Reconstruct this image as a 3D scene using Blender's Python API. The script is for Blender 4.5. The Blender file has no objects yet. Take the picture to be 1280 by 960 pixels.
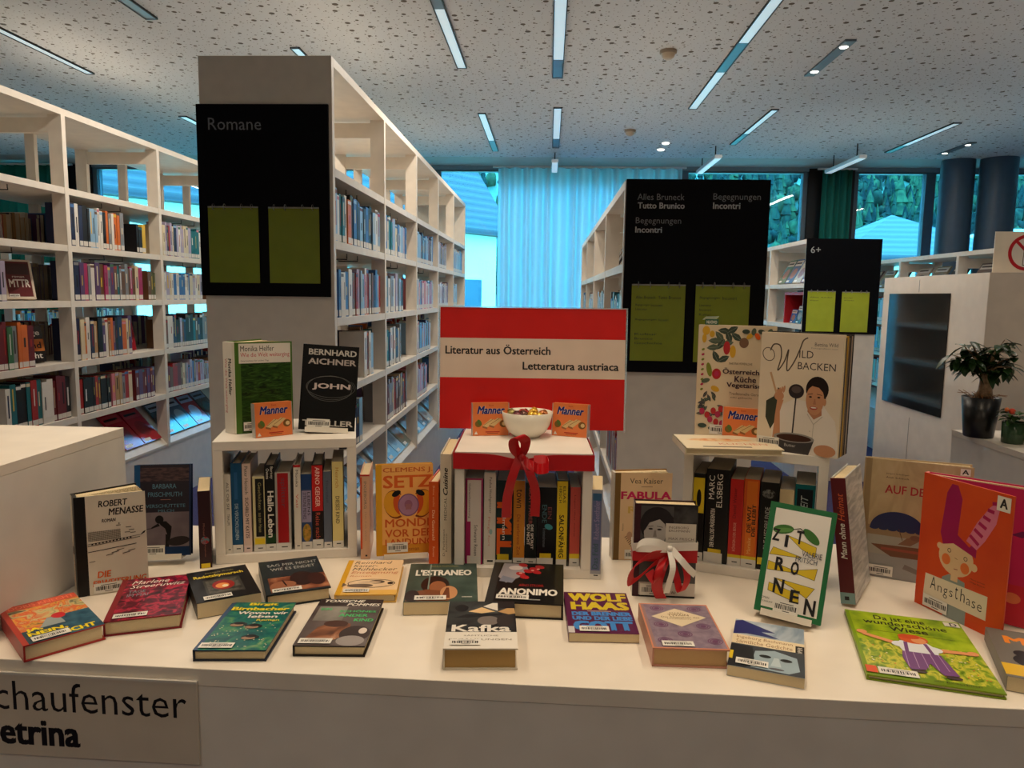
import bpy, math, random
from mathutils import Matrix, Vector
random.seed(7)
SC = bpy.context.scene
COL = SC.collection
PI = math.pi

# ------------------------------------------------------------------ camera, world, exposure, lights
F_PX, PITCH, ROLL, YAW, CAM_Z = 930.0, .1185, .0139, .047, 1.5
_fw = Vector((-math.sin(YAW) * math.cos(PITCH), math.cos(YAW) * math.cos(PITCH), -math.sin(PITCH)))
_rt = Vector((math.cos(YAW), math.sin(YAW), 0))
_dn = _fw.cross(_rt)
_r2 = math.cos(ROLL) * _rt - math.sin(ROLL) * _dn
_d2 = math.sin(ROLL) * _rt + math.cos(ROLL) * _dn
cam_data = bpy.data.cameras.new('camera')
cam_data.sensor_width = 36
cam_data.lens = F_PX / 1280 * 36
cam_data.clip_start = .02
cam_data.clip_end = 600
cam = bpy.data.objects.new('camera', cam_data)
COL.objects.link(cam)
cam.matrix_world = Matrix(((_r2.x, -_d2.x, -_fw.x, 0), (_r2.y, -_d2.y, -_fw.y, 0), (_r2.z, -_d2.z, -_fw.z, CAM_Z), (0, 0, 0, 1)))
SC.camera = cam
vs = SC.view_settings
vs.view_transform = 'Standard'
vs.look = 'None'
vs.gamma = 1
vs.exposure = 0
vs.use_curve_mapping = False
SC.cycles.use_denoising = True
SC.cycles.max_bounces = 7
SC.cycles.diffuse_bounces = 4
SC.cycles.transparent_max_bounces = 12
SC.cycles.sample_clamp_indirect = 4

SKY_STRENGTH = 17.0
w = bpy.data.worlds.new('sky')
SC.world = w
w.use_nodes = True
bgn = w.node_tree.nodes['Background']
bgn.inputs[0].default_value = (.075, .53, 1.0, 1)
bgn.inputs[1].default_value = SKY_STRENGTH

WARM = (1.0, .80, .56)
LAMPS = .8
def area(name, loc, sx, sy, power, color, rot=(0, 0, 0), spread=PI):
    d = bpy.data.lights.new(name, 'AREA')
    d.shape = 'RECTANGLE'; d.size = sx; d.size_y = sy; d.energy = power * LAMPS; d.color = color; d.spread = spread
    o = bpy.data.objects.new(name, d)
    o.location = loc; o.rotation_euler = rot
    COL.objects.link(o)
    return o
# lamps above the counter, fill added behind the viewer, lights under lamps in view
for x, y, L, p in ((-1.15, 1.4, 1.3, 8), (.05, 1.35, 1.3, 8.5), (1.15, 1.35, 1.3, 8), (-2.6, 1.0, 1.2, 7), (2.6, 1.2, 1.2, 7)):
    area('lamp_and_fill_light', (x, y, 2.96), .12, L, p, WARM, spread=1.75)
for x, y, L, p in ((-1.2, -1.2, 1.4, 15), (1.2, -1.2, 1.4, 15), (-4, -1.0, 1.4, 5), (4, -.8, 1.4, 5)):
    area('lamp_and_fill_light', (x, y, 2.96), .12, L, p, WARM)  # unseen fill, added to brighten the counter front
for x, y, L, p in ((-.6, 4.55, 1.1, 14), (-.6, 7.1, 1.3, 13), (.03, 4.3, 1.2, 12), (.03, 6.9, 1.3, 11), (1.1, 5.2, 1.6, 15), (1.75, 6.7, 1.0, 11),
                   (3.4, 6.6, 1.2, 14), (-1.9, 4.2, 1.6, 24), (-2.2, 6.4, 1.4, 16), (-3.2, 4.9, .9, 10), (2.9, 3.6, 1.4, 14), (1.75, 4.2, .8, 8), (-5, 4.5, 1.4, 14), (-5, 7.0, 1.4, 12), (5, 5, 1.4, 14)):
    area('lamp_and_fill_light', (x, y, 2.955), .06, L, p * 1.2, (1.0, .87, .72))

# ------------------------------------------------------------------ pixel to place (photograph taken as 1280 x 960)
def ray(u, v):
    return _r2 * ((u - 640) / F_PX) + _d2 * ((v - 480) / F_PX) + _fw
def at_z(u, v, z):
    d = ray(u, v); t = (z - CAM_Z) / d.z
    return Vector((0, 0, CAM_Z)) + d * t
def at_y(u, v, y):
    d = ray(u, v); t = y / d.y
    return Vector((0, 0, CAM_Z)) + d * t

# ------------------------------------------------------------------ materials
def lin(c):
    c = c / 255
    return c / 12.92 if c <= .04045 else ((c + .055) / 1.055) ** 2.4
def rgb(c):
    return (lin(c[0]), lin(c[1]), lin(c[2]), 1)
_mats = {}
def base_mat(name):
    m = bpy.data.materials.new(name)
    m.use_nodes = True
    return m, m.node_tree.nodes, m.node_tree.links, m.node_tree.nodes['Principled BSDF']
def mat(c, rough=.5, spec=.4, metal=0, emit=0, var=.04):
    """plain painted, printed or plastic surface: a colour with a faint procedural mottling"""
    key = (tuple(c), rough, spec, metal, emit)
    if key in _mats: return _mats[key]
    m, N, L, p = base_mat('surface')
    p.inputs['Roughness'].default_value = rough
    p.inputs['Specular IOR Level'].default_value = spec
    p.inputs['Metallic'].default_value = metal
    n = N.new('ShaderNodeTexNoise'); n.inputs['Scale'].default_value = 14; n.inputs['Detail'].default_value = 1
    tc = N.new('ShaderNodeTexCoord'); L.new(tc.outputs['Object'], n.inputs['Vector'])
    r = N.new('ShaderNodeValToRGB')
    a = rgb(c)
    r.color_ramp.elements[0].position = .3; r.color_ramp.elements[1].position = .7
    r.color_ramp.elements[0].color = (a[0] * (1 - var), a[1] * (1 - var), a[2] * (1 - var), 1)
    r.color_ramp.elements[1].color = (min(1, a[0] * (1 + var)), min(1, a[1] * (1 + var)), min(1, a[2] * (1 + var)), 1)
    L.new(n.outputs['Fac'], r.inputs['Fac']); L.new(r.outputs['Color'], p.inputs['Base Color'])
    if emit:
        p.inputs['Emission Color'].default_value = a
        p.inputs['Emission Strength'].default_value = emit
    _mats[key] = m
    return m
def pmat(cols, scale=40, kind='noise', stretch=(1, 1, 1), dist=0, rough=.35, detail=3, const=False, spec=.28):
    """printed picture: a procedural texture through a colour ramp"""
    key = ('p', tuple(cols), scale, kind, stretch, dist)
    if key in _mats: return _mats[key]
    m, N, L, p = base_mat('printed_picture')
    p.inputs['Roughness'].default_value = rough
    p.inputs['Specular IOR Level'].default_value = spec
    tc = N.new('ShaderNodeTexCoord'); mp = N.new('ShaderNodeMapping')
    mp.inputs['Scale'].default_value = stretch
    L.new(tc.outputs['Object'], mp.inputs['Vector'])
    if kind == 'noise':
        t = N.new('ShaderNodeTexNoise'); t.inputs['Detail'].default_value = detail; t.inputs['Distortion'].default_value = dist; out = t.outputs['Fac']
    elif kind == 'voronoi':
        t = N.new('ShaderNodeTexVoronoi'); out = t.outputs['Distance']
    else:
        t = N.new('ShaderNodeTexWave'); t.inputs['Distortion'].default_value = dist; t.inputs['Detail'].default_value = detail; t.inputs['Detail Scale'].default_value = 2
        t.bands_direction = {'wave': 'Z', 'wavex': 'X', 'wavey': 'Y'}[kind]; out = t.outputs['Fac']
    t.inputs['Scale'].default_value = scale
    L.new(mp.outputs[0], t.inputs['Vector'])
    r = N.new('ShaderNodeValToRGB')
    if const: r.color_ramp.interpolation = 'CONSTANT'
    el = r.color_ramp.elements
    el[0].position = cols[0][0]; el[0].color = rgb(cols[0][1])
    el[1].position = cols[-1][0]; el[1].color = rgb(cols[-1][1])
    for pos, c in cols[1:-1]:
        e = el.new(pos); e.color = rgb(c)
    L.new(out, r.inputs['Fac']); L.new(r.outputs['Color'], p.inputs['Base Color'])
    _mats[key] = m
    return m

WHITE = mat((226, 219, 210), .42, .35)            # lacquered furniture
COUNTER = mat((232, 222, 208), .36, .4)
PAPER = pmat([(.2, (196, 176, 138)), (.8, (226, 208, 170))], 260, 'wavey', (1, 1, 1), 1.5, .8)
PAPERG = pmat([(.2, (180, 170, 154)), (.8, (206, 196, 178))], 260, 'wavey', (1, 1, 1), 1.5, .8)
LABEL = mat((226, 222, 214), .4)
INK = mat((22, 20, 22), .45)
BLACKWIRE = mat((14, 14, 16), .4)
PANEL = mat((2, 4, 12), .5, .12)

# ------------------------------------------------------------------ mesh builder
class MB:
    def __init__(s):
        s.v = []; s.f = []; s.mi = []; s.m = []; s.sm = []
    def slot(s, m):
        if m not in s.m: s.m.append(m)
        return s.m.index(m)
    def add(s, vs, fs, m, M=None, smooth=False):
        o = len(s.v)
        s.v += [(M @ Vector(v))[:] if M else tuple(v) for v in vs]
        k = s.slot(m)
        for f in fs:
            s.f.append([i + o for i in f]); s.mi.append(k); s.sm.append(smooth)
        return s
    def box(s, a, b, m, M=None, top=None):
        x0, y0, z0 = a; x1, y1, z1 = b
        vs = [(x0, y0, z0), (x1, y0, z0), (x1, y1, z0), (x0, y1, z0), (x0, y0, z1), (x1, y0, z1), (x1, y1, z1), (x0, y1, z1)]
        s.add(vs, [(0, 3, 2, 1), (0, 1, 5, 4), (1, 2, 6, 5), (2, 3, 7, 6), (3, 0, 4, 7)], m, M)
        s.add(vs, [(4, 5, 6, 7)], top or m, M)
        return s
    def prism(s, poly, h0, h1, m, M=None):
        n = len(poly)
        vs = [(x, y, h0) for x, y in poly] + [(x, y, h1) for x, y in poly]
        fs = [tuple(range(n - 1, -1, -1)), tuple(range(n, 2 * n))] + [(i, (i + 1) % n, n + (i + 1) % n, n + i) for i in range(n)]
        return s.add(vs, fs, m, M)
    def lathe(s, prof, m, n=32, M=None, smooth=True):
        vs = []; fs = []
        for r, z in prof:
            for i in range(n):
                a = 2 * PI * i / n
                vs.append((r * math.cos(a), r * math.sin(a), z))
        for j in range(len(prof) - 1):
            for i in range(n):
                k = (i + 1) % n
                fs.append((j * n + i, j * n + k, (j + 1) * n + k, (j + 1) * n + i))
        return s.add(vs, fs, m, M, smooth)
    def tube(s, pts, r, m, n=6, M=None):
        pts = [Vector(p) for p in pts]
        rr = r if isinstance(r, (list, tuple)) else [r] * len(pts)
        vs = []; fs = []
        for i, p in enumerate(pts):
            d = (pts[min(i + 1, len(pts) - 1)] - pts[max(i - 1, 0)]).normalized()
            u = d.cross(Vector((0, 0, 1)))
            if u.length < .05: u = d.cross(Vector((1, 0, 0)))
            u.normalize(); q = d.cross(u)
            for k in range(n):
                a = 2 * PI * k / n
                vs.append((p + (u * math.cos(a) + q * math.sin(a)) * rr[i])[:])
        for i in range(len(pts) - 1):
            for k in range(n):
                k2 = (k + 1) % n
                fs.append((i * n + k, i * n + k2, (i + 1) * n + k2, (i + 1) * n + k))
        fs.append(tuple(range(n - 1, -1, -1))); fs.append(tuple((len(pts) - 1) * n + k for k in range(n)))
        return s.add(vs, fs, m, M, True)
    def ribbon(s, pts, wv, m, th=.0006, M=None):
        """a band with thickness: wv is the across-vector (or one per point)"""
        pts = [Vector(p) for p in pts]
        vs = []; fs = []
        for i, p in enumerate(pts):
            wd = Vector(wv[i] if isinstance(wv, list) else wv)
            t = (pts[min(i + 1, len(pts) - 1)] - pts[max(i - 1, 0)])
            nn = t.cross(wd)
            nn = nn.normalized() * th if nn.length > 1e-9 else Vector((0, th, 0))
            vs += [(p - wd / 2 - nn)[:], (p + wd / 2 - nn)[:], (p + wd / 2 + nn)[:], (p - wd / 2 + nn)[:]]
        for i in range(len(pts) - 1):
            for k in range(4):
                k2 = (k + 1) % 4
                fs.append((4 * i + k, 4 * i + k2, 4 * i + 4 + k2, 4 * i + 4 + k))
        e = 4 * (len(pts) - 1)
        fs += [(3, 2, 1, 0), (e, e + 1, e + 2, e + 3)]
        return s.add(vs, fs, m, M, False)
    def ball(s, c, r, m, n=12, M=None, sc=(1, 1, 1)):
        vs = []; fs = []; h = max(4, n // 2)
        for j in range(h + 1):
            th = PI * j / h
            for i in range(n):
                a = 2 * PI * i / n
                vs.append((c[0] + r * sc[0] * math.sin(th) * math.cos(a), c[1] + r * sc[1] * math.sin(th) * math.sin(a), c[2] + r * sc[2] * math.cos(th)))
        for j in range(h):
            for i in range(n):
                k = (i + 1) % n
                fs.append((j * n + i, (j + 1) * n + i, (j + 1) * n + k, j * n + k))
        return s.add(vs, fs, m, M, True)
    def obj(s, name, parent=None, M=None, bevel=0, recenter=True):
        me = bpy.data.meshes.new(name)
        me.from_pydata(s.v, [], s.f)
        for m in s.m: me.materials.append(m)
        me.polygons.foreach_set('material_index', s.mi)
        me.polygons.foreach_set('use_smooth', s.sm)
        me.update()
        o = bpy.data.objects.new(name, me)
        COL.objects.link(o)
        if parent is not None: o.parent = parent
        if M is not None: o.matrix_local = M
        if bevel:
            b = o.modifiers.new('bevel', 'BEVEL'); b.width = bevel; b.segments = 2; b.limit_method = 'ANGLE'
        return o

def tag(o, label, cat, group=None):
    o['label'] = label; o['category'] = cat
    if group: o['group'] = group
    return o
def thing(name, label, cat, M=None, group=None):
    o = bpy.data.objects.new(name, None)
    o.empty_display_size = .05
    COL.objects.link(o)
    if M is not None: o.matrix_world = M
    return tag(o, label, cat, group)
def struct(o):
    o['kind'] = 'structure'
    return o
def stuff(o, label, cat):
    o['kind'] = 'stuff'; o['label'] = label; o['category'] = cat
    return o
def TR(x, y, z): return Matrix.Translation((x, y, z))
def RX(d): return Matrix.Rotation(math.radians(d), 4, 'X')
def RY(d): return Matrix.Rotation(math.radians(d), 4, 'Y')
def RZ(d): return Matrix.Rotation(math.radians(d), 4, 'Z')
def frame(o, u, v):
    """4x4 frame with origin o, in-plane axes u and v, and their normal"""
    u = Vector(u); v = Vector(v); n = u.cross(v)
    return Matrix(((u.x, v.x, n.x, o[0]), (u.y, v.y, n.y, o[1]), (u.z, v.z, n.z, o[2]), (0, 0, 0, 1)))

# ------------------------------------------------------------------ lettering and flat print
_text = {}
def text_mesh(s, bold=0, shear=0):
    k = (s, bold, shear)
    if k not in _text:
        cu = bpy.data.curves.new('lettering', 'FONT')
        cu.body = s; cu.offset = min(bold, 0); cu.shear = shear; cu.resolution_u = 2
        o = bpy.data.objects.new('lettering', cu)
        me = bpy.data.meshes.new_from_object(o)
        vs = [(v.co.x, v.co.y) for v in me.vertices]
        fs = [tuple(p.vertices) for p in me.polygons]
        bpy.data.objects.remove(o); bpy.data.curves.remove(cu); bpy.data.meshes.remove(me)
        xs = [v[0] for v in vs]; ys = [v[1] for v in vs]
        _text[k] = (vs, fs, min(xs), max(xs), min(ys), max(ys))
    return _text[k]
class Art:
    """prints flat shapes on a face: coordinates are fractions of its width and height"""
    def __init__(s, mb, M, w, h, eps=.000014):
        s.mb, s.M, s.w, s.h, s.e, s.k = mb, M, w, h, eps, 1
    def up(s):
        s.k += 1
        return s.e * s.k
    def poly(s, pts, m):
        z = s.up()
        a = sum(pts[i][0] * pts[(i + 1) % len(pts)][1] - pts[(i + 1) % len(pts)][0] * pts[i][1] for i in range(len(pts)))
        if a < 0: pts = pts[::-1]
        s.mb.add([(x * s.w, y * s.h, z) for x, y in pts], [tuple(range(len(pts)))], m, s.M)
        return s
    def rect(s, x0, y0, x1, y1, m):
        return s.poly([(x0, y0), (x1, y0), (x1, y1), (x0, y1)], m)
    def ell(s, cx, cy, rx, ry, m, n=24, a0=0, a1=360, rot=0):
        c, q = math.cos(math.radians(rot)), math.sin(math.radians(rot))
        pts = []
        full = a1 - a0 >= 360
        for i in range(n if full else n + 1):
            a = math.radians(a0 + (a1 - a0) * i / n)
            x, y = rx * s.w * math.cos(a), ry * s.h * math.sin(a)
            pts.append((cx + (x * c - y * q) / s.w, cy + (x * q + y * c) / s.h))
        return s.poly(pts, m)
    def ring(s, cx, cy, rx, ry, t, m, n=28, a0=0, a1=360):
        z = s.up(); vs = []; fs = []
        for i in range(n + 1):
            a = math.radians(a0 + (a1 - a0) * i / n)
            for d in (0, t):
                vs.append(((cx * s.w + (rx * s.w - d) * math.cos(a)), (cy * s.h + (ry * s.h - d) * math.sin(a)), z))
        for i in range(n): fs.append((2 * i, 2 * i + 2, 2 * i + 3, 2 * i + 1)[::-1])
        s.mb.add(vs, fs, m, s.M)
        return s
    def line(s, pts, t, m):
        """a stroke of width t metres"""
        z = s.up()
        for (x0, y0), (x1, y1) in zip(pts[:-1], pts[1:]):
            a = Vector((x0 * s.w, y0 * s.h)); b = Vector((x1 * s.w, y1 * s.h)); d = b - a
            if d.length < 1e-6: continue
            n = Vector((-d.y, d.x)).normalized() * t / 2; d = d.normalized() * t * .3
            q = [a - n - d, b - n + d, b + n + d, a + n - d]
            s.mb.add([(p.x, p.y, z) for p in q], [(0, 1, 2, 3)], m, s.M)
        return s
    def text(s, t, x0, y0, x1, y1, m, bold=0, shear=0, rot=0):
        """rot 0: reads along x; -90: reads downwards; 90: reads upwards; fitted to the rectangle"""
        vs, fs, a, b, c, d = text_mesh(t, min(bold, 0), shear)
        n = len(vs); zs = [s.up()] * n
        if bold > 0:      # heavier strokes: the outline again, shifted by a hair to each side and stacked
            k = bold * 1.1 + .004; one = list(fs); base = list(vs)
            vs, fs, zs = [], [], []
            for q, (dx, dy) in enumerate(((-k, -k * .6), (k, -k * .6), (-k, k * .6), (k, k * .6), (0, 0))):
                vs += [(x + dx, y + dy) for x, y in base]; fs += [tuple(i + q * n for i in f) for f in one]; zs += [s.up()] * n
            a -= k; b += k; c -= k * .6; d += k * .6
        X0, Y0, X1, Y1 = x0 * s.w, y0 * s.h, x1 * s.w, y1 * s.h
        out = []
        for (x, y), z in zip(vs, zs):
            p, q = (x - a) / (b - a), (y - c) / (d - c)
            if rot == 0: out.append((X0 + p * (X1 - X0), Y0 + q * (Y1 - Y0), z))
            elif rot == -90: out.append((X0 + q * (X1 - X0), Y1 - p * (Y1 - Y0), z))
            else: out.append((X1 - q * (X1 - X0), Y0 + p * (Y1 - Y0), z))
        s.mb.add(out, fs, m, s.M)
        return s

# ------------------------------------------------------------------ a book: cover (with its print), page block, barcode label
def barcode(parent, M, w, h):
    """a white library label with bars, lying on a face"""
    mb = MB()
    mb.box((0, 0, 0), (w, h, .0004), LABEL, M)
    A = Art(mb, M @ TR(0, 0, .0004), w, h)
    x = .07; r = random.Random(int(w * 1e6) + len(bpy.data.objects))
    z = A.up()
    while x < .92:
        q = r.uniform(.012, .05)
        mb.add([(x * w, h * .28, z), ((x + q) * w, h * .28, z), ((x + q) * w, h * .68, z), (x * w, h * .68, z)], [(0, 1, 2, 3)], INK, M @ TR(0, 0, .0004))
        x += q + r.uniform(.012, .03)
    A.rect(.25, .76, .8, .82, INK); A.rect(.38, .12, .66, .18, INK)
    return mb.obj('barcode_label', parent)

def book(label, w, h, t, M, col, art=None, spine=None, hard=True, paper=None, code=None, group=None, opened=0, fan=True, scol=None, cat='book', ribbon=None, inside=None):
    """local frame: spine along x = 0, front cover facing -y, standing on z = 0; w wide, h high, t thick"""
    root = thing('book', label, cat, M, group)
    cm = col if not isinstance(col, tuple) else mat(col, .36, .28)
    sm = scol if scol is not None and not isinstance(scol, tuple) else (mat(scol, .36, .28) if scol else cm)
    pm = paper or PAPER
    b = .0024 if hard else .0006
    o = .003 if hard else 0
    mb = MB()
    def shell(x0, tt, Mx, back, front, spn):
        if front: mb.box((0, 0, 0), (w, b, h), cm, Mx)
        if back: mb.box((0, tt - b, 0), (w, tt, h), cm, Mx)
        if spn:
            n = 6; bul = .0 if not hard else 0
            mb.box((-b * .2, 0, 0), (b, tt, h), sm, Mx)
    if not opened:
        shell(0, t, None, True, True, True)
        pb = MB().box((b, b + .0002, o), (w - (o + .001 if hard else .0003), t - b - .0002, h - (o if hard else .0002)), pm)
    else:
        t2 = t / 2
        Mb = TR(0, t2, 0) @ RZ(opened)
        shell(0, t2, None, False, True, False)
        if True:
            mb.box((0, t2 - b, 0), (w, t2, h), inside or cm, Mb)
            so, co = math.sin(math.radians(opened)), math.cos(math.radians(opened))
            P0, P1 = Vector((-b, 0, 0)), Vector((-so * t2 - b, t2 + co * t2, 0))
            mb.prism([(P0.x, P0.y), (b, 0), (b, t2), (b - so * t2, P1.y), (P1.x, P1.y)], 0, h, sm)
        pb = MB().box((b, b + .0002, o), (w - o - .001, t2, h - o), pm)
        pb.box((b, 0, o), (w - o - .001, t2 - b, h - o), pm, Mb)
        if opened > 4 and fan:      # leaves fanned between the two halves
            for k in range(1, 4):
                pb.box((b, 0, o), (w - o - .002, .0012, h - o), pm, TR(0, t2, 0) @ RZ(opened * k / 4))
    if art: art(Art(mb, frame((0, 0, 0), (1, 0, 0), (0, 0, 1)), w, h))
    if spine and opened: spine(Art(mb, frame(P1, (P0 - P1).normalized(), (0, 0, 1)), (P0 - P1).length, h))
    elif spine: spine(Art(mb, frame((-b * .2, t, 0), (0, -1, 0), (0, 0, 1)), t, h))
    mb.obj('cover', root)
    pb.obj('pages', root)
    if code:
        x, y, cw, ch = code
        barcode(root, frame((x * w, -.0017, y * h), (1, 0, 0), (0, 0, 1)), cw, ch)
    return root

# ================================================================== the room
H = 3.0
def ceiling_mat():
    m, N, L, p = base_mat('perforated_acoustic_plaster')
    p.inputs['Roughness'].default_value = .85
    p.inputs['Specular IOR Level'].default_value = .15
    tc = N.new('ShaderNodeTexCoord')
    mp = N.new('ShaderNodeMapping'); mp.inputs['Scale'].default_value = (1, 1, 0)
    L.new(tc.outputs['Object'], mp.inputs['Vector'])
    last = None
    for sc_, r_ in ((8, .135), (15, .10), (23, .085)):
        v = N.new('ShaderNodeTexVoronoi'); v.voronoi_dimensions = '2D'
        v.inputs['Scale'].default_value = sc_; v.inputs['Randomness'].default_value = .85
        L.new(mp.outputs[0], v.inputs['Vector'])
        sp = N.new('ShaderNodeSeparateColor'); L.new(v.outputs['Color'], sp.inputs[0])
        mu = N.new('ShaderNodeMath'); mu.operation = 'MULTIPLY_ADD'; mu.inputs[1].default_value = r_ * .6; mu.inputs[2].default_value = r_ * .4
        L.new(sp.outputs[0], mu.inputs[0])
        lt = N.new('ShaderNodeMath'); lt.operation = 'LESS_THAN'
        L.new(v.outputs['Distance'], lt.inputs[0]); L.new(mu.outputs[0], lt.inputs[1])
        if last is None: last = lt
        else:
            mx = N.new('ShaderNodeMath'); mx.operation = 'MAXIMUM'
            L.new(last.outputs[0], mx.inputs[0]); L.new(lt.outputs[0], mx.inputs[1]); last = mx
    mix = N.new('ShaderNodeMix'); mix.data_type = 'RGBA'
    mix.inputs[6].default_value = rgb((206, 209, 213)); mix.inputs[7].default_value = rgb((98, 92, 86))
    L.new(last.outputs[0], mix.inputs[0]); L.new(mix.outputs[2], p.inputs['Base Color'])
    return m
YW = 9.0
XL, XR, YB = -7.5, 7.0, -3.0
struct(MB().box((XL, YB, H), (XR, 8.35, H + .12), ceiling_mat()).obj('ceiling'))
struct(MB().box((XL, 8.35, H + .015), (XR, YW + .3, H + .12), mat((190, 186, 180), .7)).obj('ceiling'))
struct(MB().box((XL, YB, -.1), (XR, YW + .3, 0), pmat([(.3, (62, 57, 88)), (.7, (80, 74, 108))], 90, 'noise', rough=.95, spec=.1)).obj('floor'))
WALLM = mat((206, 196, 182), .8)
struct(MB().box((XL - .15, YB, 0), (XL, YW, H), WALLM).obj('wall_left'))
struct(MB().box((XR, YB, 0), (XR + .15, YW, H), WALLM).obj('wall_right'))
struct(MB().box((XL, YB - .15, 0), (XR, YB, H), WALLM).obj('wall_back'))
# sill wall under the windows and the dark wall section between two of them
struct(MB().box((XL, YW, 0), (XR, YW + .3, .25), mat((200, 196, 188), .6)).obj('wall_front'))
DARK = mat((12, 14, 18), .5)
struct(MB().box((2.98, YW - .03, .25), (3.5, YW + .2, H), DARK).obj('wall_front'))
struct(MB().box((-5.95, YW - .03, .25), (-5.55, YW + .2, H), DARK).obj('wall_front'))
# windows: each a frame with a pane of glass
m, N, L, p = base_mat('window_glass')
N.remove(p)
out = N['Material Output']
tr = N.new('ShaderNodeBsdfTransparent'); tr.inputs[0].default_value = (.93, .97, .98, 1)
gl = N.new('ShaderNodeBsdfGlossy'); gl.inputs['Roughness'].default_value = .02
fr = N.new('ShaderNodeFresnel'); fr.inputs[0].default_value = 1.45
mx = N.new('ShaderNodeMixShader')
L.new(fr.outputs[0], mx.inputs[0]); L.new(tr.outputs[0], mx.inputs[1]); L.new(gl.outputs[0], mx.inputs[2]); L.new(mx.outputs[0], out.inputs[0])
GLASS = m
FRAME = mat((84, 100, 110), .4, .5, .3)
for i, (a, b) in enumerate(((-7.5, -5.95), (-5.55, -3.4), (-3.4, -1.36), (-1.36, 1.55), (1.55, 2.98), (3.5, 4.37), (4.37, 5.05), (5.05, 7.0))):
    fm = MB(); t = .055
    fm.box((a, YW, .25), (a + t, YW + .09, H), FRAME).box((b - t, YW, .25), (b, YW + .09, H), FRAME)
    fm.box((a + t, YW, .25), (b - t, YW + .09, .25 + t), FRAME).box((a + t, YW, H - .05), (b - t, YW + .09, H), FRAME)
    fo = struct(fm.obj('window_%d' % (i + 1)))
    MB().box((a + t, YW + .04, .25 + t), (b - t, YW + .048, H - .05), GLASS).obj('window_pane', fo)
# window-zone edge strip under the ceiling edge
struct(MB().box((XL, YW - .02, H - .03), (XR, YW, H + .015), mat((120, 136, 146), .5)).obj('trim_1'))

# columns
for x, y, r in ((4.36, 8.42, .165), (4.72, 8.3, .178)):
    struct(MB().lathe([(r, 0), (r, H)], mat((58, 82, 102), .4, .4), 40, TR(x, y, 0)).obj('column'))

# curtains
def curtain(name, label, x0, x1, y, z0, z1, m, wave, amp):
    n = int((x1 - x0) * 90); vs_, fs_ = [], []
    rr = random.Random(3)
    ph = [rr.uniform(.75, 1.25) for _ in range(200)]
    acc = 0
    rows = 6
    prof = []
    for i in range(n + 1):
        x = x0 + (x1 - x0) * i / n
        acc += (x1 - x0) / n * 2 * PI / wave * ph[int((x - x0) / wave) % 200]
        prof.append((x, acc))
    for j in range(rows + 1):
        f = j / rows; z = z0 + (z1 - z0) * f
        for x, a in prof:
            vs_.append((x + .012 * math.sin(a * .5 + f), y + amp * (1 - .25 * f) * math.sin(a + .5 * math.sin(f * 2 + x)), z))
    W = n + 1
    for j in range(rows):
        for i in range(n): fs_.append((j * W + i, j * W + i + 1, (j + 1) * W + i + 1, (j + 1) * W + i))
    root = thing(name, label, 'curtain', TR(0, 0, 0))
    o = MB().add(vs_, fs_, m, None, True).obj('drape', root)
    s = o.modifiers.new('thickness', 'SOLIDIFY'); s.thickness = .0015
    MB().box((x0 - .05, y - .015, z1), (x1 + .05, y + .015, z1 + .02), mat((205, 205, 205), .4)).obj('curtain_rail', root)
    return root
def cloth(c, transl, transp):
    m, N, L, p = base_mat('curtain_cloth')
    N.remove(p); out = N['Material Output']
    d = N.new('ShaderNodeBsdfDiffuse'); d.inputs[0].default_value = rgb(c)
    t = N.new('ShaderNodeBsdfTranslucent'); t.inputs[0].default_value = rgb(c)
    q = N.new('ShaderNodeBsdfTransparent')
    a = N.new('ShaderNodeMixShader'); a.inputs[0].default_value = transl
    b = N.new('ShaderNodeMixShader'); b.inputs[0].default_value = transp
    wv = N.new('ShaderNodeTexWave'); wv.inputs['Scale'].default_value = 300
    L.new(d.outputs[0], a.inputs[1]); L.new(t.outputs[0], a.inputs[2]); L.new(a.outputs[0], b.inputs[1]); L.new(q.outputs[0], b.inputs[2]); L.new(b.outputs[0], out.inputs[0])
    return m
curtain('sheer_curtain', 'sheer pale curtain hanging in front of the window, lit from behind', -.62, 1.5, 8.83, .06, 2.965, cloth((240, 246, 250), .94, .12), .125, .055)
curtain('dark_curtain', 'bunched dark green curtain on the black wall beside the columns', 3.08, 3.42, 8.84, .06, 2.965, cloth((56, 140, 124), .4, 0), .07, .035)
curtain('dark_curtain', 'dark green curtain at the far end of the window wall, seen over the open bookcase', -6.9, -5.75, 8.84, .06, 2.965, cloth((56, 140, 124), .4, 0), .09, .04)

# ------------------------------------------------------------------ outside
GY = -3.5
struct(MB().box((-90, YW + 1, GY - .2), (120, 200, GY), pmat([(.3, (70, 90, 60)), (.7, (120, 124, 110))], .5)).obj('ground'))
def house(label, M, L_, D_, z0, ze, zr, wall, roof, hip, wins=()):
    root = thing('house', label, 'house', M)
    MB().box((0, 0, z0), (L_, D_, ze), wall).obj('wall', root)
    o = .5
    a = [(-o, -o, ze), (L_ + o, -o, ze), (L_ + o, D_ + o, ze), (-o, D_ + o, ze), (hip, D_ / 2, zr), (L_ - hip, D_ / 2, zr)]
    lo = [(x, y, z - .22) for x, y, z in a[:4]]
    MB().add(a + lo, [(0, 1, 5, 4), (1, 2, 5), (2, 3, 4, 5), (3, 0, 4), (0, 6, 7, 1), (1, 7, 8, 2), (2, 8, 9, 3), (3, 9, 6, 0), (6, 9, 8, 7)], roof).obj('roof', root)
    for x, z, ww, hh in wins:
        f = MB().box((x, -.05, z), (x + ww, .05, z + hh), mat((225, 228, 228), .6)).obj('window', root)
        MB().box((x + .08, -.07, z + .08), (x + ww - .08, -.045, z + hh - .08), mat((40, 60, 70), .2)).obj('pane', f)
    return root
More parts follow.
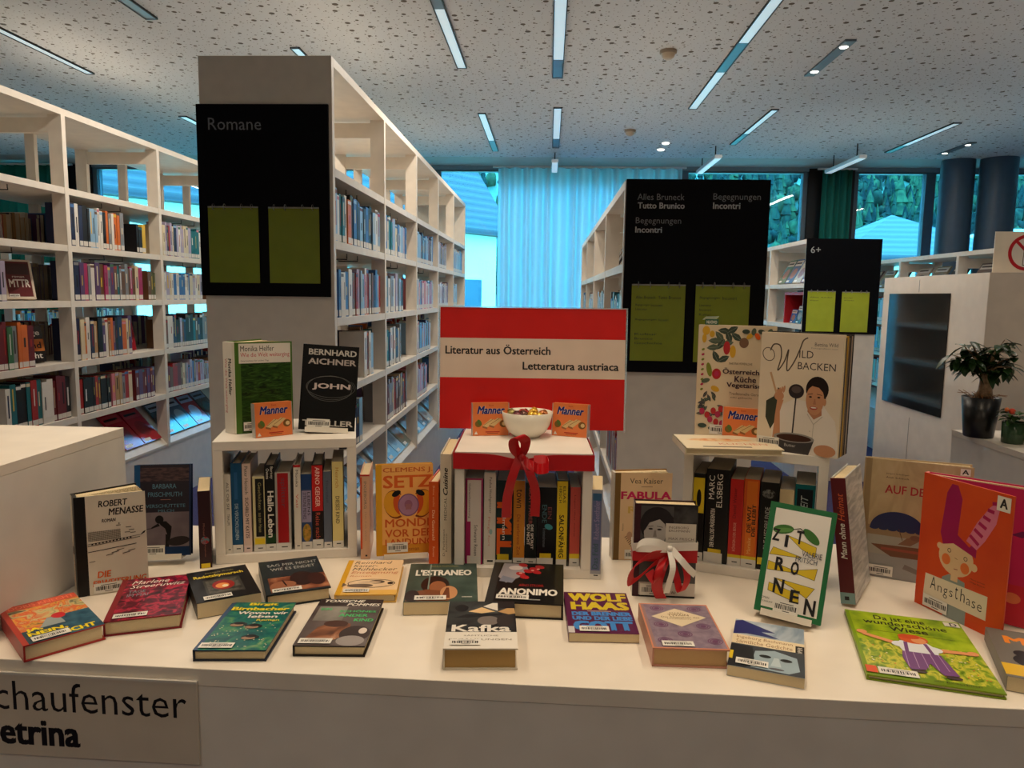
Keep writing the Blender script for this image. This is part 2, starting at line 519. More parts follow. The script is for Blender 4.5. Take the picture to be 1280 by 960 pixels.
SLATE = pmat([(0, (54, 48, 48)), (.45, (72, 64, 64)), (.55, (60, 54, 54)), (1, (80, 72, 70))], 1.1, 'wave', (1, 1, 1), .6, .6, 2)
PLASTER = mat((232, 214, 176), .8)
ang = math.degrees(math.atan2(.804, .594))
Lh = 25.0
house('long pale house with a slate hip roof outside the window by the sheer curtain', TR(-2.25 - .594 * Lh, 31.8 - .804 * Lh, 0) @ RZ(ang), Lh, 9.0, GY, 4.15, 12.5, PLASTER, SLATE, 1.3,
      [(Lh - 2.2, -.4, 1.3, 2.6), (Lh - 6.5, -.4, 1.3, 2.6), (Lh - 11, -.4, 1.3, 2.6)])
house('slate roofed house below the wooded hill, outside between dark wall and first column', TR(13.8, 36, 0) @ RZ(2), 8, 8, GY, 3.6, 5.9, PLASTER, SLATE, 4.0, [(1.5, .5, 1, 1.5), (5.5, .5, 1, 1.5)])
house('house with a pale grey roof outside, showing beside the black Tutto panel', TR(7.2, 40, 0) @ RZ(-4), 4.4, 6, GY, 3.3, 5.7, PLASTER, SLATE, 3.0, [(2, .4, 1, 1.5)])
house('small house with slate roof outside between the two columns', TR(24.0, 50, 0) @ RZ(4), 5, 5, GY, 4.3, 6.3, PLASTER, SLATE, 2.4, [(1.5, 1, 1, 1.5)])
house('pale flat block outside the window beyond the second column', TR(25.4, 40, 0) @ RZ(6), 14, 8, GY, 5.2, 5.6, mat((228, 230, 226), .8), mat((190, 196, 200), .7), .4, [(k * 2.2 + .6, 2.6, 1.3, 1.8) for k in range(6)])
vs_, fs_ = [], []
nx, ny = 60, 14
hr = random.Random(5)
for j in range(ny + 1):
    for i in range(nx + 1):
        x = -110 + 280 * i / nx; y = 62 + 120 * j / ny
        vs_.append((x, y, GY + (y - 62) * .62 * (1 + .12 * math.sin(x * .05 + 1)) + hr.uniform(-.6, .6)))
for j in range(ny):
    for i in range(nx): fs_.append((j * (nx + 1) + i, j * (nx + 1) + i + 1, (j + 1) * (nx + 1) + i + 1, (j + 1) * (nx + 1) + i))
struct(MB().add(vs_, fs_, pmat([(.3, (56, 80, 70)), (.7, (90, 116, 96))], .4)).obj('hill'))
fmb = MB()
TREEM = [pmat([(.3, (22, 38, 34)), (.7, (50, 70, 52))], 1.6, 'noise', (1, 1, 1), 0, .9, 6, spec=.05), pmat([(.3, (30, 48, 36)), (.7, (66, 86, 56))], 1.5, 'noise', (1, 1, 1), 0, .9, 6, spec=.05), pmat([(.3, (16, 30, 30)), (.7, (38, 56, 48))], 1.8, 'noise', (1, 1, 1), 0, .9, 6, spec=.05)]
for k in range(7000):
    y = 60 + 85 * hr.random() ** 1.2; x = y * (hr.uniform(.2, .78) if k % 5 else hr.uniform(-.3, .2))
    z = GY + max(0, y - 62) * .62 * (1 + .12 * math.sin(x * .05 + 1)) - hr.uniform(0, 1)
    hgt = hr.uniform(.9, 2.9)
    mm = TREEM[hr.randrange(3)]
    n0 = len(fmb.v)
    if hr.random() < .6:
        g_ = hgt * hr.uniform(1.1, 1.7); q_ = hr.uniform(.75, 1.2)
        fmb.lathe([(.1, 0), (g_ * .18 * q_, g_ * .1), (g_ * .1 * q_, g_ * .36), (g_ * .14 * q_, g_ * .38), (g_ * .07 * q_, g_ * .64), (g_ * .09 * q_, g_ * .66), (.02, g_)], mm, 7, TR(x, y, z) @ RZ(hr.uniform(0, 90)) @ RX(hr.uniform(-4, 4)), False)
        jit = .035
    else:
        fmb.ball((x, y, z + hgt * .45), hgt * .32, mm, 9, None, (1, 1, hr.uniform(.9, 1.4)))
        jit = .07
    for q in range(n0, len(fmb.v)):
        vx, vy, vz = fmb.v[q]
        fmb.v[q] = (vx + hr.uniform(-jit, jit) * hgt, vy + hr.uniform(-jit, jit) * hgt, vz + hr.uniform(-jit, jit) * hgt)
stuff(fmb.obj('forest'), 'mixed green forest covering the hillside beyond the windows', 'trees')

# ------------------------------------------------------------------ ceiling lamps
LIT = mat((196, 216, 226), .35, .5, 0, .55)
ALU = mat((96, 108, 120), .4, .5, .4)
def lamp(label, x0, x1, y0, y1, lit):
    """linear lamp let into the ceiling; lit: list of (from, to) stretches along y, the rest is a blank aluminium cover"""
    root = thing('ceiling_lamp', label, 'lamp', TR((x0 + x1) / 2, y0, H), 'linear lamps let into the ceiling')
    wd = (x1 - x0) / 2; L_ = y1 - y0
    fm = MB()
    fm.box((-wd, 0, -.012), (-wd + .006, L_, 0), DARK).box((wd - .006, 0, -.012), (wd, L_, 0), DARK).box((-wd + .006, 0, -.012), (wd - .006, .006, 0), ALU).box((-wd + .006, L_ - .006, -.012), (wd - .006, L_, 0), ALU)
    fm.obj('frame', root)
    cur = 0.006
    for a, b in lit:
        if a - y0 > cur + .02: MB().box((-wd + .006, cur, -.009), (wd - .006, a - y0, 0), ALU).obj('cover_plate', root)
        MB().box((-wd + .006, a - y0, -.008), (wd - .006, b - y0, 0), LIT).obj('diffuser', root)
        cur = b - y0
    if L_ - cur > .03: MB().box((-wd + .006, cur, -.009), (wd - .006, L_ - .006, 0), ALU).obj('cover_plate', root)
lamp('long linear ceiling lamp straight above the aisle, at the top of the view', -.003, .07, 3.4, 5.35, [(3.42, 4.95)])
lamp('second linear ceiling lamp in the row above the aisle, towards the curtain', .01, .08, 6.18, 7.79, [(6.19, 7.35)])
lamp('lit ceiling lamp above the Romane bookcase aisle, with a dark stretch towards the viewer', -.635, -.57, 3.4, 5.13, [(4.1, 5.12)])
lamp('short ceiling lamp farther along the row beside the Romane bookcase', -.615, -.55, 6.37, 7.98, [(6.38, 7.45)])
lamp('ceiling lamp with two lit stretches and a grey gap between them', 1.08, 1.15, 3.4, 6.2, [(3.42, 4.64), (5.22, 6.19)])
lamp('ceiling lamp between the smoke detectors and the two-spot fitting', 1.74, 1.8, 6.22, 7.6, [(6.23, 7.1)])
lamp('slim ceiling lamp near the columns, beside the small spot fitting', 3.38, 3.45, 6.66, 7.96, [(6.67, 7.6)])
lamp('slim ceiling lamp above the open bookcase by the white box', -3.25, -3.19, 3.6, 5.26, [(3.61, 5.25)])
lamp('switched off ceiling lamp end with grey cover over the open bookcase', -2.26, -2.19, 3.2, 4.23, [])
lamp('lamp end just showing above the top of the Romane bookcase', -1.62, -1.56, 4.72, 5.5, [(4.73, 5.49)])
lamp('lamp end showing beside the black Romane panel', -3.22, -3.15, 6.5, 7.6, [(6.51, 7.59)])
def spots(label, x, y0, y1):
    root = thing('spot_fitting', label, 'spotlight', TR(x, y0, H))
    MB().box((-.032, 0, -.012), (.032, y1 - y0, 0), ALU).obj('housing', root)
    for q in (.15, .85):
        MB().lathe([(.0, -.016), (.022, -.016), (.026, -.012)], mat((255, 250, 235), .3, .5, 0, 3), 16, TR(0, (y1 - y0) * q, 0)).obj('spotlight', root)
spots('grey ceiling fitting with two small round spotlights, high over the children panel', 1.72, 4.6, 5.3)
spots('small two-spot ceiling fitting close to the columns', 3.98, 7.45, 8.05)
for k, (u, v) in enumerate(((826, 188), (832, 180))):
    q = at_z(u, v, H - .01)
    t = tag(MB().lathe([(0, -.012), (.03, -.012), (.036, 0)], mat((255, 250, 235), .3, .5, 0, 3), 14, None).obj('ceiling_spotlight', None, TR(q.x, q.y, H)), ('tiny round ceiling spotlight, the lower of the pair near the curtain', 'tiny round ceiling spotlight, the upper of the pair near the curtain')[k], 'spotlight')
for x, y, lb in ((.703, 4.8, 'round smoke detector on the ceiling, the bigger looking of two'), (.709, 7.0, 'small smoke detector on the ceiling closer to the curtain')):
    root = thing('smoke_detector', lb, 'smoke detector', TR(x, y, H))
    MB().lathe([(.052, 0), (.052, -.016), (.044, -.02)], mat((150, 136, 120), .5), 28).obj('base', root)
    MB().lathe([(.044, -.02), (.036, -.04), (.02, -.052), (0, -.054)], mat((190, 174, 154), .5), 28).obj('sensor_head', root)
def hung(label, x, y0, y1, z):
    root = thing('hanging_lamp', label, 'lamp', TR(x, y0, z))
    MB().box((-.035, 0, 0), (.035, y1 - y0, .03), mat((186, 200, 208), .4)).obj('housing', root)
    MB().box((-.028, .02, -.006), (.028, y1 - y0 - .02, 0), LIT).obj('diffuser', root)
    MB().tube([(0, .15, .03), (0, .15, H - z)], .006, DARK).obj('rod', root)
    MB().tube([(0, y1 - y0 - .15, .03), (0, y1 - y0 - .15, H - z)], .006, DARK).obj('rod', root)
hung('slim hanging lamp by the curtain top, above the black Tutto panel', 1.63, 7.55, 8.5, 2.86)
hung('slim hanging lamp in front of the dark curtain', 2.95, 7.4, 8.3, 2.84)
hung('slim hanging lamp in front of the sheer curtain', .04, 7.95, 8.6, 2.88)
hung('slim hanging lamp by the window beyond the second column', 4.72, 7.0, 7.75, 2.82)

# ================================================================== bookcases
SHELFM = mat((226, 217, 204), .45, .3)
def bookcase(label, x0, x1, y0, nb, bay, zs, ztop, top_rack=True, base=.40, group=None, mid=False, wires=()):
    """double-sided bookcase running along y: near end panel, uprights at every bay, shelf boards, top board, base, sloping ledges"""
    root = thing('bookcase', label, 'bookcase', TR(x0, y0, 0), group)
    Wd = x1 - x0; L_ = nb * bay
    ep = MB().box((0, 0, 0), (Wd, .035, ztop), SHELFM).obj('end_panel', root, None, .002)
    MB().box((0, L_ - .035, 0), (Wd, L_, ztop), SHELFM).obj('end_panel', root, None, .002)
    MB().box((0, .035, ztop - .035), (Wd, L_ - .035, ztop), SHELFM).obj('top_board', root)
    MB().box((.01, .035, 0), (Wd - .01, L_ - .035, base), SHELFM).obj('base_cabinet', root)
    for z in zs:
        MB().box((0, .035, z - .036), (Wd, L_ - .035, z), SHELFM).obj('shelf_board', root, None, .0015)
    for k in range(1, nb):
        for s in (0, 1):
            xa, xb = (-.0015, .075) if s == 0 else (Wd - .075, Wd + .0015)
            MB().box((xa, k * bay - .017, base), (xb, k * bay + .017, ztop - .035), SHELFM).obj('upright', root)
        MB().box((.075, k * bay - .012, ztop - .13), (Wd - .075, k * bay + .012, ztop - .05), SHELFM).obj('cross_beam', root)
    if mid:
        for k in range(nb):
            MB().box((0, (k + .5) * bay - .015, base), (.06, (k + .5) * bay + .015, ztop - .035), SHELFM).obj('middle_post', root)
    for s in (0, 1):
        xo, xi = (.005, Wd / 2 - .02) if s == 0 else (Wd - .005, Wd / 2 + .02)
        zl = zs[-1] - .04
        mb = MB()
        mb.prism([(xo, base), (xi, base), (xi, zl - .06), (xi + (.015 if s == 0 else -.015) * -1, zl - .06), (xo, base + .015)], -L_ + .04, -.04, SHELFM, RX(90))
        mb.obj('sloping_ledge', root)
    for (s, k, z) in wires:
        xx = Wd - .06 if s else .06
        for q in (.42, .62):
            yy = (k + q) * bay
            MB().tube([(xx, yy, z), (xx, yy, z - .016), (xx, yy + .004, z - .026), (xx - (.1 if s else -.1), yy + .004, z - .026)], .0028, BLACKWIRE, 5).obj('book_support', root)
    return root
RX0, RX1, RY0, RBAY = -1.493, -.924, 3.2, 1.013
LX1, LX0, LY0 = -2.688, -3.257, 3.11
ZR = [2.03, 1.725, 1.39, 1.07, .75]
ZL = [2.06, 1.745, 1.435, 1.09, .775]
bookcase('tall white double-sided bookcase of novels behind the Romane panel', RX0, RX1, RY0, 5, RBAY, ZR, 2.482, mid=True, wires=[(1, k, z - .036) for k in range(3) for z in (2.03, 1.725)])
bookcase('tall open white bookcase behind the white box', LX0, LX1, LY0, 4, 1.0, ZL, 2.485, mid=True, wires=[(1, k, z - .036) for k in (0, 1, 2) for z in (2.06, 1.745)])
bookcase('white bookcase farther off, seen through the gaps of the open one', -5.3, -4.73, 3.4, 5, 1.0, [1.745, 1.435, 1.09, .775], 2.1, mid=False)
TX0, TX1, TY0 = .312, .889, 3.2
ZT = [1.64, 1.30, .97, .64]
bookcase('lower white bookcase behind the black Tutto panel', TX0, TX1, TY0, 4, 1.02, ZT, 1.985)
CX0, CX1, CY0 = 2.076, 2.657, 6.19
bookcase('white children bookcase behind the black 6+ panel', CX0, CX1, CY0, 2, 1.0, [1.63, 1.29, .97, .64], 1.985)
QX0, QX1, QY0 = 3.32, 3.7, 5.3
bookcase('low white bookcase along the windows, between the 6+ panel and the cabinet', QX0, QX1, QY0, 3, 1.0, [1.62, 1.3, .99, .68], 1.9, mid=False)

# ------------------------------------------------------------------ shelved books
CN = {'navy': (34, 42, 74), 'black': (24, 22, 24), 'white': (222, 216, 206), 'cream': (214, 196, 160), 'grey': (128, 128, 130), 'red': (160, 38, 36), 'dark red': (104, 28, 34),
      'orange': (206, 104, 40), 'blue': (60, 104, 160), 'pale blue': (140, 176, 204), 'green': (56, 104, 66), 'teal': (30, 102, 108), 'purple': (86, 56, 98), 'brown': (104, 72, 48),
      'tan': (176, 140, 98), 'pink': (204, 120, 130), 'magenta': (168, 44, 92), 'yellow': (218, 180, 60), 'lilac': (168, 156, 178), 'olive': (90, 90, 50)}
_one = ['first', 'second', 'third', 'fourth', 'fifth', 'sixth', 'seventh', 'eighth', 'ninth', 'tenth', 'eleventh', 'twelfth', 'thirteenth', 'fourteenth', 'fifteenth', 'sixteenth', 'seventeenth', 'eighteenth', 'nineteenth']
ORD = list(_one)
for _t, _w in ((20, 'twenty'), (30, 'thirty'), (40, 'forty'), (50, 'fifty')):
    ORD += [_w[:-1] + 'ieth'] + [_w + '-' + q for q in _one[:9]]
LBLM = mat((214, 208, 198), .5)
def book_shape(mb, th, dep, h, col, sgn, rr, M=None):
    """spine faces sgn*x at x = 0, thickness along +y, standing on z = 0"""
    cm = mat(CN[col], .4)
    x0, x1 = (-dep, 0) if sgn > 0 else (0, dep)
    b = min(.002, th * .15)
    mb.box((x0, 0, 0), (x1, b, h), cm, M).box((x0, th - b, 0), (x1, th, h), cm, M)
    xs0, xs1 = (-.004, 0) if sgn > 0 else (0, .004)
    mb.box((xs0, b, 0), (xs1, th - b, h), cm, M)
    px0, px1 = (x0 + .004, xs0) if sgn > 0 else (xs1, x1 - .004)
    mb.box((px0, b, .002), (px1, th - b, h - .003), PAPERG, M)
    e = .0003 * sgn
    def patch(z0, z1, m, inset=.0):
        y0, y1 = inset * th, th * (1 - inset)
        q = [(e, y0, z0), (e, y1, z0), (e, y1, z1), (e, y0, z1)]
        mb.add(q if sgn > 0 else q[::-1], [(0, 1, 2, 3)], m, M)
    patch(.006, .034, LBLM, .04)
    if rr.random() < .75:
        lo = rr.uniform(.3, .5); hi = rr.uniform(.6, .92)
        tc = mat(CN[rr.choice(['white', 'cream', 'black', 'yellow', 'red'])] if col not in ('white', 'cream') else CN[rr.choice(['black', 'red', 'navy'])], .5)
        patch(h * lo, h * hi, tc, rr.uniform(.34, .42))
    if rr.random() < .4: patch(h * .9, h * .97, mat(CN[rr.choice(list(CN))], .4), .0)
def shelf_row(where, group, xf, sgn, y0, y1, z, pal, hts, seed, rev=False, ths=(.022, .05), gap=.012):
    rr = random.Random(seed); y = y0; k = 0
    while True:
        th = rr.uniform(*ths)
        if y + th > y1: break
        col = rr.choice(pal); h = rr.uniform(*hts); dep = rr.uniform(.12, .15)
        mb = MB(); book_shape(mb, th - .0008, dep, h, col, sgn, rr)
        o = mb.obj('book', None, TR(xf - sgn * (gap + rr.uniform(0, .008)), y, z + .0006))
        tag(o, '%s book, %s along, %s' % (col, ORD[k], where), 'book', group)
        y += th; k += 1
    return y
def stuff_row(mb, xf, sgn, y0, y1, z, pal, hts, seed, gap=.012):
    rr = random.Random(seed); y = y0
    while True:
        th = rr.uniform(.02, .048)
        if y + th > y1: break
        book_shape(mb, th - .0008, rr.uniform(.12, .15), rr.uniform(*hts), rr.choice(pal), sgn, rr, TR(xf - sgn * gap, y, z + .0006))
        y += th
def face_out(label, M, w_, h_, t_, col, art=None, code=True):
    return book(label, w_, h_, t_, M, col, art, hard=True, code=(.1, .04, .05, .018) if code else None, group=None)
COOL = ['pale blue', 'navy', 'blue', 'pale blue', 'white', 'black', 'teal']
MIX = ['white', 'cream', 'grey', 'navy', 'black', 'red', 'tan', 'purple', 'blue', 'orange', 'brown', 'lilac']
WARMP = ['red', 'dark red', 'brown', 'grey', 'lilac', 'white', 'navy', 'blue', 'pale blue']
GREYS = ['grey', 'lilac', 'navy', 'black', 'white', 'cream', 'blue', 'orange', 'black']
# Romane side facing the aisle; rows are counted from the top
gR = 'novels on the aisle side of the Romane bookcase'
def RB(k): return RY0 + k * RBAY
rows = [(1.725, 'top row', [(0, .06, .98, COOL + ['orange', 'black'], (.2, .235)), (1, .04, .72, COOL + ['lilac', 'cream', 'black'], (.19, .235)), (2, .04, .8, COOL + ['brown', 'dark red'], (.19, .23)), (3, .05, .6, ['lilac', 'grey', 'white', 'brown'], (.19, .23)), (4, .05, .8, ['pale blue', 'white', 'blue'], (.19, .24))]),
        (1.39, 'second row', [(0, .06, .97, WARMP, (.2, .24)), (1, .04, .6, COOL + ['grey', 'lilac'], (.19, .24)), (2, .04, .85, ['pale blue', 'white', 'magenta', 'pink', 'blue'], (.19, .22)), (3, .05, .72, ['white', 'lilac', 'tan', 'dark red'], (.19, .22)), (4, .05, .4, ['pale blue', 'white'], (.19, .22))]),
        (1.07, 'third row', [(0, .56, .78, ['white', 'dark red', 'pale blue'], (.22, .235)), (1, .04, .5, ['navy', 'pale blue', 'white', 'grey', 'black', 'teal'], (.2, .24)), (2, .04, .7, COOL + ['red', 'pink'], (.18, .24)), (3, .05, .5, COOL, (.19, .22))]),
        (.75, 'fourth row', [(0, .3, .55, ['white', 'navy', 'pale blue', 'lilac'], (.2, .24)), (1, .05, .72, ['cream', 'dark red', 'red', 'brown', 'grey', 'purple', 'tan'], (.2, .25)), (2, .04, .52, ['black', 'pink', 'lilac', 'red', 'white'], (.2, .24)), (3, .05, .4, COOL, (.2, .22))])]
sd = 100
far = MB()
BAYW = ['first bay', 'second bay', 'third bay', 'fourth bay', 'fifth bay']
for z, rn, bays in rows:
    for k, a, b, pal, hts in bays:
        sd += 1
        if k < 2: shelf_row('%s, %s of the Romane bookcase' % (rn, BAYW[k]), gR, RX1, 1, RB(k) + a * RBAY, RB(k) + b * RBAY, z, pal, hts, sd, ths=(.03, .064))
        else: stuff_row(far, RX1, 1, RB(k) + a * RBAY, RB(k) + b * RBAY, z, pal, hts, sd)
# the open bookcase behind the white box
gL = 'books on the open bookcase'
NEU = ['white', 'cream', 'grey', 'navy', 'black', 'tan', 'purple', 'lilac', 'brown', 'teal', 'magenta', 'white', 'grey']
rows = [(1.745, 'top book row', [(0, .42, .5, ['tan', 'orange', 'brown', 'black'], (.2, .25)), (1, .05, .58, ['grey', 'black', 'white', 'navy', 'orange', 'pale blue', 'black', 'tan'], (.215, .242)), (1, .72, .86, ['orange', 'yellow', 'black'], (.15, .19)), (2, .05, .68, ['cream', 'white', 'teal', 'red', 'lilac', 'navy'], (.2, .235)), (2, .8, .95, ['blue', 'navy'], (.18, .22))]),
        (1.435, 'second book row', [(0, .42, .53, ['navy', 'blue', 'navy', 'lilac'], (.2, .215)), (1, .05, .78, NEU, (.2, .23)), (1, .84, .97, ['olive', 'green', 'brown'], (.18, .2)), (2, .05, .66, ['white', 'cream', 'lilac', 'white', 'blue'], (.18, .2)), (2, .75, .97, ['brown', 'white', 'tan'], (.17, .2))]),
        (1.09, 'third book row', [(0, .42, .7, ['grey', 'white', 'tan', 'green', 'orange', 'navy', 'dark red'], (.21, .25)), (1, .04, .64, ['purple', 'cream', 'white', 'black', 'navy', 'orange', 'tan', 'pale blue'], (.215, .25)), (2, .04, .97, ['teal', 'grey', 'black', 'cream', 'brown', 'lilac', 'navy', 'white'], (.2, .24))]),
        (.775, 'fourth book row', [(0, .45, .97, ['red', 'black', 'teal', 'purple', 'grey', 'black', 'white', 'dark red'], (.22, .25)), (1, .04, .36, ['black', 'black', 'navy', 'red', 'brown'], (.2, .21)), (1, .37, .6, ['red', 'pink', 'cream', 'tan', 'grey'], (.19, .21)), (1, .63, .9, ['dark red', 'purple', 'dark red'], (.2, .205)), (2, .04, .97, ['red', 'grey', 'blue', 'lilac', 'brown', 'cream', 'dark red'], (.17, .21))])]
for z, rn, bays in rows:
    for q, (k, a, b, pal, hts) in enumerate(bays):
        sd += 1
        part_ = ', short run' if q and bays[q - 1][0] == k else ''
        if k < 2: shelf_row('%s, %s of the open bookcase%s' % (rn, BAYW[k], part_), gL, LX1, 1, LY0 + k + a, LY0 + k + b, z, pal, hts, sd)
        else: stuff_row(far, LX1, 1, LY0 + k + a, LY0 + k + b, z, pal, hts, sd)
# remaining books: other sides, far bookcases, as one mass
for k in range(4):
    for z in ZL[1:]:
        sd += 1
        r0 = random.Random(sd)
        stuff_row(far, LX0, -1, LY0 + k + .05, LY0 + k + .48, z, MIX, (.17, .22), sd + 500)
        stuff_row(far, LX0, -1, LY0 + k + .52, LY0 + k + r0.uniform(.6, .9), z, MIX, (.17, .22), sd)
for k in range(5):
    for z in ZR[1:]:
        sd += 1
        r0 = random.Random(sd)
        stuff_row(far, RX0, -1, RB(k) + .05, RB(k) + .485, z, MIX, (.17, .22), sd + 500)
        stuff_row(far, RX0, -1, RB(k) + .53, RB(k) + r0.uniform(.6, .9), z, MIX, (.17, .22), sd)
for k in range(5):
    for z in (1.435, 1.09, .775):
        sd += 1
        stuff_row(far, -4.73, 1, 3.4 + k + .05, 3.4 + k + .8, z, MIX, (.18, .22), sd)
for k in range(4):
    for z, hh in ((1.30, (.17, .24)), (.97, (.2, .24)), (.64, (.2, .24))):
        sd += 1
        stuff_row(far, TX0, -1, TY0 + k * 1.02 + .06, TY0 + k * 1.02 + .75, z, ['black', 'blue', 'tan', 'red', 'white', 'brown', 'teal'], hh, sd)
for k in range(2):
    for z in (.97, .64):
        sd += 1
        stuff_row(far, CX0, -1, CY0 + k + .05, CY0 + k + .9, z, COOL, (.2, .25), sd)
for k in range(3):
    for z in (1.3, .99, .68):
        sd += 1
        stuff_row(far, QX0, -1, QY0 + k + .05, QY0 + k + .95, z, COOL + ['red', 'brown'], (.2, .25), sd)
stuff(far.obj('shelved_books'), 'rows of books on the farther shelves and the far sides of the bookcases', 'books')

# picture books and magazines lying on slopes
def sloped(label, M, w_, h_, t_, cols, seed):
    o = MB()
    rr = random.Random(seed)
    o.box((0, 0, 0), (w_, t_, h_), mat(cols[0], .18, .6))
    A = Art(o, frame((0, 0, 0), (1, 0, 0), (0, 0, 1)), w_, h_)
    A.rect(.06, .72, .94, .94, mat(cols[1], .2, .6))
    A.ell(.5, .4, .32, .22, mat(cols[2], .2, .6))
    A.rect(.1, .04, .45, .12, LABEL)
    A.rect(.12, .8, .8, .86, INK)
    return tag(o.obj('magazine', None, M), label, 'magazine')
SLOPE = 46
def ledge_M(y, sgn, xf, z, lean=SLOPE):
    # lying back on the ledge, foot towards the aisle; width runs along the case
    return TR(xf - sgn * .03, y, z) @ RZ(90 if sgn > 0 else -90) @ RX(-lean)
BL = [((150, 186, 214), (214, 226, 236), (120, 160, 196)), ((128, 168, 204), (200, 216, 230), (160, 196, 220)), ((170, 200, 222), (224, 232, 240), (140, 150, 170)), ((70, 30, 34), (160, 190, 214), (150, 182, 208)), ((140, 176, 206), (60, 70, 90), (190, 210, 226)), ((120, 130, 120), (190, 206, 220), (150, 120, 100))]  # mostly blues: the window's reflection put into the magazine colours
n_ = 0
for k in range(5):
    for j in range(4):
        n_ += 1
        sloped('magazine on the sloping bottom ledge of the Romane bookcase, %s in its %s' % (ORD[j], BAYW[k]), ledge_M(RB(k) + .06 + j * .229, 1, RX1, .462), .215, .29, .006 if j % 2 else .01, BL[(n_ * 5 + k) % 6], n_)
RED3 = ((176, 30, 48), (196, 60, 70), (140, 24, 40))
for k, j, c, lb in ((1, 2, RED3, 'red booklet on the sloping ledge behind the white box, first of two'), (1, 3, RED3, 'red booklet on the sloping ledge behind the white box, second of two'),
                    (2, 0, ((60, 90, 100), (170, 196, 210), (120, 150, 160)), 'grey teal magazine first on the far ledge stretch of the open bookcase'), (2, 1, ((70, 104, 120), (190, 206, 214), (140, 170, 180)), 'teal magazine second on the far ledge stretch of the open bookcase'),
                    (2, 2, ((150, 40, 50), (170, 190, 220), (180, 200, 230)), 'red and pale magazine third on the far ledge stretch of the open bookcase'), (2, 3, ((40, 60, 70), (150, 176, 200), (60, 110, 120)), 'dark magazine last on the far ledge stretch of the open bookcase')):
    sloped(lb, ledge_M(LY0 + k + .06 + j * .228, 1, LX1, .466, 42), .215, .29, .008, c, j)
# face-out books on the shelves
def fo(xf, y, z, yaw, lean=-14): return TR(xf, y, z + .008) @ RZ(yaw) @ RX(lean)
W_ = mat((230, 224, 214), .4)
def a_mttr(A):
    A.rect(.08, .06, .92, .95, mat((96, 22, 26), .4)); A.rect(.12, .62, .88, .9, mat((60, 20, 22), .4))
    A.text('MTTR', .16, .3, .86, .5, W_, .02); A.text('roman', .3, .54, .7, .58, W_)
def a_dark(A):
    A.rect(.1, .55, .9, .92, mat((60, 54, 50), .5))
    A.text('DER', .16, .78, .7, .86, mat((150, 120, 100), .5), .02); A.text('ABEND', .16, .64, .84, .74, mat((150, 120, 100), .5), .02)
def a_orange(A):
    A.rect(0, .3, 1, .64, mat((210, 120, 50), .4)); A.text('Tage', .1, .7, .9, .9, W_, .01); A.text('Land', .12, .38, .88, .56, INK, .01); A.text('Licht', .1, .1, .88, .26, W_, .01)
def a_redw(A):
    for i in range(6): A.text(('KEIN', 'LAND', 'OHNE', 'MEER', 'UND', 'SEE')[i], .14, .86 - i * .12, .86, .93 - i * .12, mat((230, 190, 190), .5), .01)
face_out('dark book shown face out in the top book row of the open bookcase', fo(-2.86, 3.62, 1.747, 62), .14, .22, .03, (52, 40, 40), a_dark)
face_out('dark red book lettered in white, face out in the second book row', fo(-2.84, 3.80, 1.437, 60), .145, .215, .02, (216, 200, 180), a_mttr)
face_out('black, orange and white book standing face out in the third book row', fo(-2.84, 3.88, 1.092, 62), .13, .2, .03, (30, 28, 30), a_orange)
face_out('red book with rows of pink lettering, face out beside the third row', fo(-2.84, 4.79, 1.092, 62), .13, .21, .02, (150, 24, 40), a_redw)
face_out('cream and red flowered book leaning face out low on the Romane bookcase', fo(-1.07, 3.79, .752, 62), .13, .21, .02, (222, 170, 130), lambda A: (A.ell(.6, .4, .3, .24, mat((196, 70, 50), .4)), A.ell(.4, .18, .2, .1, mat((90, 130, 70), .4))))
face_out('pinkish book standing face out in the third row of the Romane bookcase', fo(-1.07, 3.42, 1.072, 60), .13, .2, .03, (196, 150, 120), lambda A: A.rect(.1, .7, .9, .9, mat((180, 40, 40), .4)))
for k, (y, c) in enumerate(((3.35, (50, 44, 48)), (3.62, (96, 90, 92)), (4.35, (60, 60, 64)), (4.62, (120, 84, 60)))):
    sloped('dark picture book lying slanted on the top shelf behind the Tutto panel, %s along' % ORD[k], TR(TX0 + .06, y + .2, 1.652) @ RZ(-90) @ RX(-30), .2, .2, .012, (c, (150, 140, 130), (110, 104, 100)), k)
for k, c in enumerate(((130, 60, 50), (200, 190, 170), (80, 104, 140), (90, 120, 100))):
    sloped('picture book tilted on the top shelf of the children bookcase, %s from the panel' % ORD[k], TR(CX0 + .05, 6.47 + k * .21, 1.642) @ RZ(-90) @ RX(-28), .2, .24, .014, (c, (210, 200, 190), (170, 120, 110)), k)
for k in range(9):
    c = ((70, 72, 80), (150, 140, 110), (110, 100, 100), (60, 66, 76), (130, 120, 100), (170, 160, 150))[k % 6]
    sloped('picture book slanted on the top shelf of the low window bookcase, %s along' % ORD[k], TR(QX0 + .05, QY0 + k // 3 + .29 + (k % 3) * .31, 1.632) @ RZ(-90) @ RX(-30), .23, .2, .014, (c, (190, 186, 180), (120, 116, 112)), k)
# red display tray in the children bookcase
root = thing('display_tray', 'red framed display tray standing in the children bookcase', 'tray', TR(CX0 + .03, 6.28, 1.292))
rm = mat((170, 26, 34), .4)
MB().box((0, 0, 0), (.22, .02, .27), rm).box((0, .5, 0), (.22, .52, .27), rm).box((0, .02, .245), (.22, .5, .27), rm).box((.2, .02, 0), (.22, .5, .245), rm).obj('frame', root)
for k, c in enumerate(((190, 160, 130), (30, 26, 30), (60, 110, 170))):
    sloped('picture book inside the red display tray, %s from the panel' % ORD[k], TR(CX0 + .07, 6.455 + k * .15, 1.294) @ RZ(-90) @ RX(-12), .14, .2 - .04 * k, .012, (c, (220, 200, 180), (150, 130, 120)), k)

